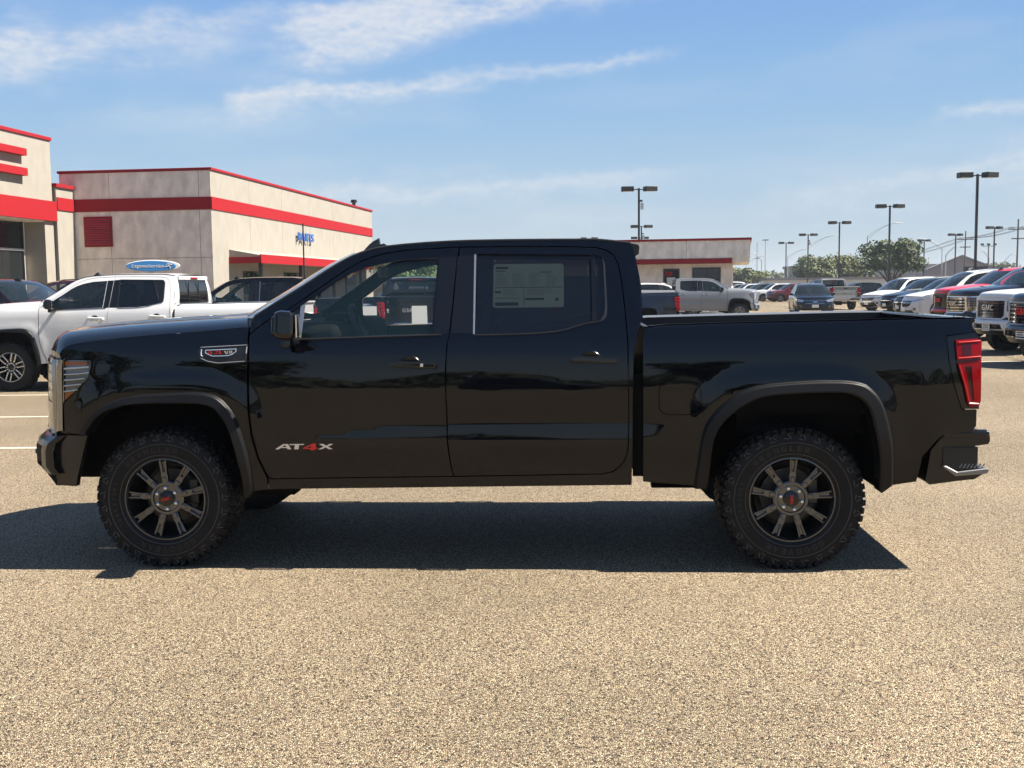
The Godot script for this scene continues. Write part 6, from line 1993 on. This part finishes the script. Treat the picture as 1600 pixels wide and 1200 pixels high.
func poles_and_trees() -> void:
	lot_lamp(Vector3(32.0, 0, -74.9), 9.0, 0.0, "tallest twin-head lot lamp, above the red pickup")
	lot_lamp(Vector3(36.2, 0, -104.1), 9.0, 0.0, "twin-head lot lamp standing in front of the broad green tree")
	lot_lamp(Vector3(39.6, 0, -131.2), 9.0, 0.0, "twin-head lot lamp above the pale silver pickup")
	lot_lamp(Vector3(44.4, 0, -162.5), 9.0, 0.0, "twin-head lot lamp above the blue crossover, camera under its arm", 2, true)
	lot_lamp(Vector3(49.1, 0, -194.0), 9.0, 0.0, "smallest twin-head lot lamp, rising from the olive trees")
	lot_lamp(Vector3(9.75, 0, -82.7), 9.0, 0.0, "twin-head lot lamp with white camera behind the black cab's rear corner", 2, true)
	lot_lamp(Vector3(16.2, 0, -134.8), 9.0, 0.0, "twin-head lot lamp half hidden behind the cab's rear corner lamp", 2, true)
	lot_lamp(Vector3(19.8, 0, -166.9), 9.0, 0.0, "lot lamp whose heads just clear the office roof")
	lot_lamp(Vector3(12.4, 0, -171.7), 9.2, 0.0, "lot lamp whose heads just show above the black cab's roof")
	lot_lamp(Vector3(68.7, 0, -168.1), 9.0, 0.4, "lot lamp in front of the gabled building")
	lot_lamp(Vector3(65.6, 0, -147.7), 9.0, 0.4, "lot lamp right of the tallest lamp")
	lot_lamp(Vector3(72.0, 0, -189.5), 9.0, 0.4, "lot lamp at the right side of the broad green tree")
	street_lamp(Vector3(64.5, 0, -236.0), 12.0, 5.5, "curved street lamp right of the smallest lot lamp")
	street_lamp(Vector3(82.0, 0, -322.0), 12.0, 6.0, "far curved street lamp above the olive trees")
	street_lamp(Vector3(64.4, 0, -196.5), 12.4, 5.0, "tall truss-arm street lamp left of the broad green tree")
	street_lamp(Vector3(101.5, 0, -256.0), 12.0, -5.0, "street lamp reaching left beside the broad green tree")
	street_lamp(Vector3(127.0, 0, -400.0), 12.0, -6.0, "far street lamp reaching left near the utility pole")
	street_lamp(Vector3(78.0, 0, -360.0), 11.0, 6.0, "faint street lamp right of the office overhang")
	var extra := [[84.0, -210.0, 8.5, 2.0, "short street lamp left of the gabled building's roof"], [121.0, -275.0, 9.5, -2.2, "short street lamp right of the floodlight pole"], [98.0, -205.0, 8.0, 1.6, "short street lamp between utility pole and right edge"], [150.0, -330.0, 10.0, 2.4, "far short street lamp above the dark rounded tree"], [60.0, -260.0, 9.0, -2.0, "short street lamp over the olive trees"]]
	for q in extra:
		street_lamp(Vector3(q[0], 0, q[1]), q[2], q[3], q[4])
	var p1 := utility_pole(Vector3(92.9, 0, -222.5), 12.0, "wooden utility pole beside the gabled building")
	var p2 := utility_pole(Vector3(87.1, 0, -187.1), 12.3, "wooden utility pole at the right edge")
	var p3 := utility_pole(Vector3(126.9, 0, -432.0), 12.0, "distant wooden utility pole above the olive trees")
	for k in 4:
		var m := MB.new()
		var dx: float = [-1.5, -0.8, 0.8, 1.5][k]
		var a := p3.position + Vector3(dx, 10.6, 0)
		var b := p1.position + Vector3(dx, 10.6, 0)
		var c := p2.position + Vector3(dx, 10.9, 0)
		var d := Vector3(84.0 + dx, 11.0, -110.0)
		var path := []
		for seg in [[a, b], [b, c], [c, d]]:
			for i in 7:
				var t := i / 7.0
				path.append(seg[0].lerp(seg[1], t) - Vector3(0, 4.0 * t * (1.0 - t) * seg[0].distance_to(seg[1]) * 0.012, 0))
		path.append(d)
		m.tube(path, 0.04, 0.04, 4)
		tag(part(self, "power_line", m.mesh(), mats["pole_bronze"]), ["thin overhead wire, leftmost strand on the utility poles", "thin overhead wire, second strand from left on the utility poles", "thin overhead wire, third strand from left on the utility poles", "thin overhead wire, rightmost strand on the utility poles"][k], "power line", "overhead wires")
	# lattice mast and high-mast light on the horizon
	var t1 := thing("lattice_mast", Vector3(99.0, 0, -437.0), 0.0, "thin lattice radio mast right of the office overhang", "mast")
	var lm := MB.new()
	for q in [Vector2(-0.35, -0.35), Vector2(0.35, -0.35), Vector2(0.0, 0.4)]:
		lm.tube([Vector3(q.x, 0, q.y), Vector3(q.x * 0.7, 18.6, q.y * 0.7)], 0.06, 0.05, 5)
	part(t1, "leg", lm.mesh(), mats["steel"])
	lm = MB.new()
	for i in 24:
		var y := i * 0.77
		var s := 1.0 if i % 2 == 0 else -1.0
		lm.tube([Vector3(-0.33 * s, y, -0.33), Vector3(0.33 * s, y + 0.77, -0.33)], 0.04, 0.04, 4)
	part(t1, "bracing", lm.mesh(), mats["steel"])
	part(t1, "antenna", boxm(Vector3(0, 12.0, 0), Vector3(1.8, 0.25, 0.3)), mats["frame_metal"])
	var t2 := thing("high_mast_light", Vector3(103.0, 0, -440.0), 0.0, "slender high-mast highway light beside the lattice mast", "lamp post")
	lm = MB.new()
	lm.tube([Vector3.ZERO, Vector3(0, 19.3, 0)], 0.28, 0.14, 8)
	part(t2, "pole", lm.mesh(), mats["steel"])
	part(t2, "lamp_ring", boxm(Vector3(0, 19.4, 0), Vector3(2.2, 0.35, 2.2), 0.1), mats["frame_metal"])
	var t3 := thing("flood_light_pole", Vector3(105.9, 0, -241.2), 0.0, "pole with three floodlights between lot lamps at right", "lamp post")
	lm = MB.new()
	lm.tube([Vector3.ZERO, Vector3(0, 9.7, 0)], 0.16, 0.12, 8)
	part(t3, "pole", lm.mesh(), mats["wood_pole"])
	part(t3, "crossarm", boxm(Vector3(0, 9.5, 0), Vector3(3.0, 0.12, 0.12)), mats["frame_metal"])
	for k in 3:
		part(t3, "floodlight", boxm(Vector3(-1.4 + k * 1.4, 9.9, 0), Vector3(0.7, 0.5, 0.4), 0.12), mats["frame_metal"])
	var wp := thing("slim_pole", Vector3(-5.3, 0, -27.9), 0.0, "slim dark pole rising before the PARTS lettering", "pole")
	lm = MB.new()
	lm.tube([Vector3.ZERO, Vector3(0, 3.35, 0)], 0.022, 0.018, 8)
	part(wp, "shaft", lm.mesh(), mats["pole_bronze"])
	part(wp, "base_plate", boxm(Vector3(0, 0.02, 0), Vector3(0.3, 0.04, 0.3)), mats["frame_metal"])
	var sg := thing("letter_sign", Vector3(51.0, 0, -120.0), 0.0, "dark box sign with a white letter S beyond the white vehicle", "sign")
	part(sg, "sign_box", boxm(Vector3(0.4, 2.9, -0.16), Vector3(2.6, 0.9, 0.25)), mats["frame_metal"])
	part(sg, "sign_post", boxm(Vector3(1.2, 1.15, -0.16), Vector3(0.3, 2.3, 0.2)), mats["frame_metal"])
	lm = MB.new()
	lm.append(lettering("S", 0.5, 0.66, 0.03).mesh(), Transform3D(Basis.IDENTITY, Vector3(-0.2, 2.9, 0.0)))
	part(sg, "lettering", lm.mesh(), mats["white_metal"])
	# trees
	tree("shade_tree", Vector3(46.6, 0, -133.0), 6.9, 8.6, 6500, 0.26, Color(0.045, 0.066, 0.024), "broad dark green tree behind the row of vehicles", "", 4, 0.22)
	tree("shade_tree", Vector3(52.5, 0, -188.0), 6.2, 9.0, 4200, 0.34, Color(0.080, 0.098, 0.032), "olive green tree left of centre in the far clump", "trees beyond the lot", 3, 0.2)
	tree("shade_tree", Vector3(59.0, 0, -193.0), 6.7, 9.5, 4200, 0.34, Color(0.085, 0.102, 0.032), "tallest olive green tree in the far clump", "trees beyond the lot", 3, 0.2)
	tree("shade_tree", Vector3(64.0, 0, -200.0), 5.0, 7.0, 2600, 0.34, Color(0.09, 0.105, 0.036), "smaller olive green tree at the right of the far clump", "trees beyond the lot", 3, 0.2)
	tree("shade_tree", Vector3(48.0, 0, -224.0), 5.2, 6.5, 2600, 0.36, Color(0.088, 0.10, 0.036), "small olive tree right of the office overhang", "trees beyond the lot", 3, 0.2)
	tree("shade_tree", Vector3(53.0, 0, -236.0), 4.6, 6.0, 2000, 0.36, Color(0.10, 0.12, 0.04), "low olive tree beside the lattice mast's foot", "trees beyond the lot", 3, 0.2)
	tree("shade_tree", Vector3(-5.4, 0, -58.0), 3.7, 4.4, 3500, 0.13, Color(0.055, 0.115, 0.03), "leafy green tree seen through the pickup's front window", "", 3, 0.25)
	tree("shade_tree", Vector3(112.0, 0, -262.0), 4.2, 7.0, 1500, 0.4, Color(0.13, 0.15, 0.06), "pale green bush in front of the gabled building", "", 3, 0.15)
	tree("shade_tree", Vector3(128.0, 0, -284.0), 6.2, 11.0, 2500, 0.45, Color(0.07, 0.09, 0.045), "dark rounded tree at right beyond the gabled building", "", 4, 0.15)
	var behind := [[-17.5, 34.0, 7.5], [-25.0, 28.0, 11.0], [-31.0, 21.0, 13.5], [-38.0, 13.0, 14.5], [3.4, 30.0, 5.0]]
	var names := ["tree mirrored in the front door ahead of the handle", "tree mirrored near the front door's leading edge", "tree mirrored in the front fender above the arch", "tree mirrored near the headlight", "small tree mirrored beside the fuel door"]
	for k in behind.size():
		tree("shade_tree", Vector3(behind[k][0], 0, behind[k][1]), behind[k][2], behind[k][2] * 0.95, 2600, 0.30, Color(0.05, 0.075, 0.028), names[k], "trees across the lot", 4, 0.12)
	# scrub along the horizon, beyond the lot and across from it
	scrub(Vector3(20, 0, -345), Vector3(330, 0, -312), 9000, 2.6, "low scrubby treeline along the horizon behind the lot")
	scrub(Vector3(-130, 0, 62), Vector3(120, 0, 74), 7000, 2.0, "dark line of trees mirrored along the black pickup's shoulder")

func scrub(a: Vector3, b: Vector3, n: int, h: float, label: String) -> void:
	var r := RandomNumberGenerator.new()
	r.seed = hash(label)
	var sc := MB.new()
	for k in n:
		var t := r.randf()
		var p := a.lerp(b, t)
		var px := p.x
		var top := h + 2.0 * absf(sin(px * 0.13)) + 1.3 * sin(px * 0.41)
		p += Vector3(0, top * pow(r.randf(), 0.6), r.randf_range(-4, 4))
		var nn := Vector3(r.randfn() * 0.6, 0.6, signf(-p.z) * 1.0 + r.randfn() * 0.4).normalized()
		var u := nn.cross(Vector3(r.randfn(), r.randfn(), r.randfn())).normalized()
		var v := nn.cross(u)
		var s := r.randf_range(0.4, 0.9)
		var q := r.randf_range(0.6, 1.3)
		sc.col = Color(0.075 * q, 0.09 * q, 0.045 * q)
		sc.quad(sc.add(p - u * s, nn), sc.add(p + v * s * 0.6, nn), sc.add(p + u * s, nn), sc.add(p - v * s * 0.6, nn))
	tag(part(self, "treeline", sc.mesh(), mats["leaf"]), label, "trees", "", "stuff")

func _ready() -> void:
	rng.seed = 1
	sky_and_camera()
	materials()
	setting()
	service_building()
	sales_office()
	far_buildings()
	hero()
	vehicles()
	oval_sign()
	poles_and_trees()
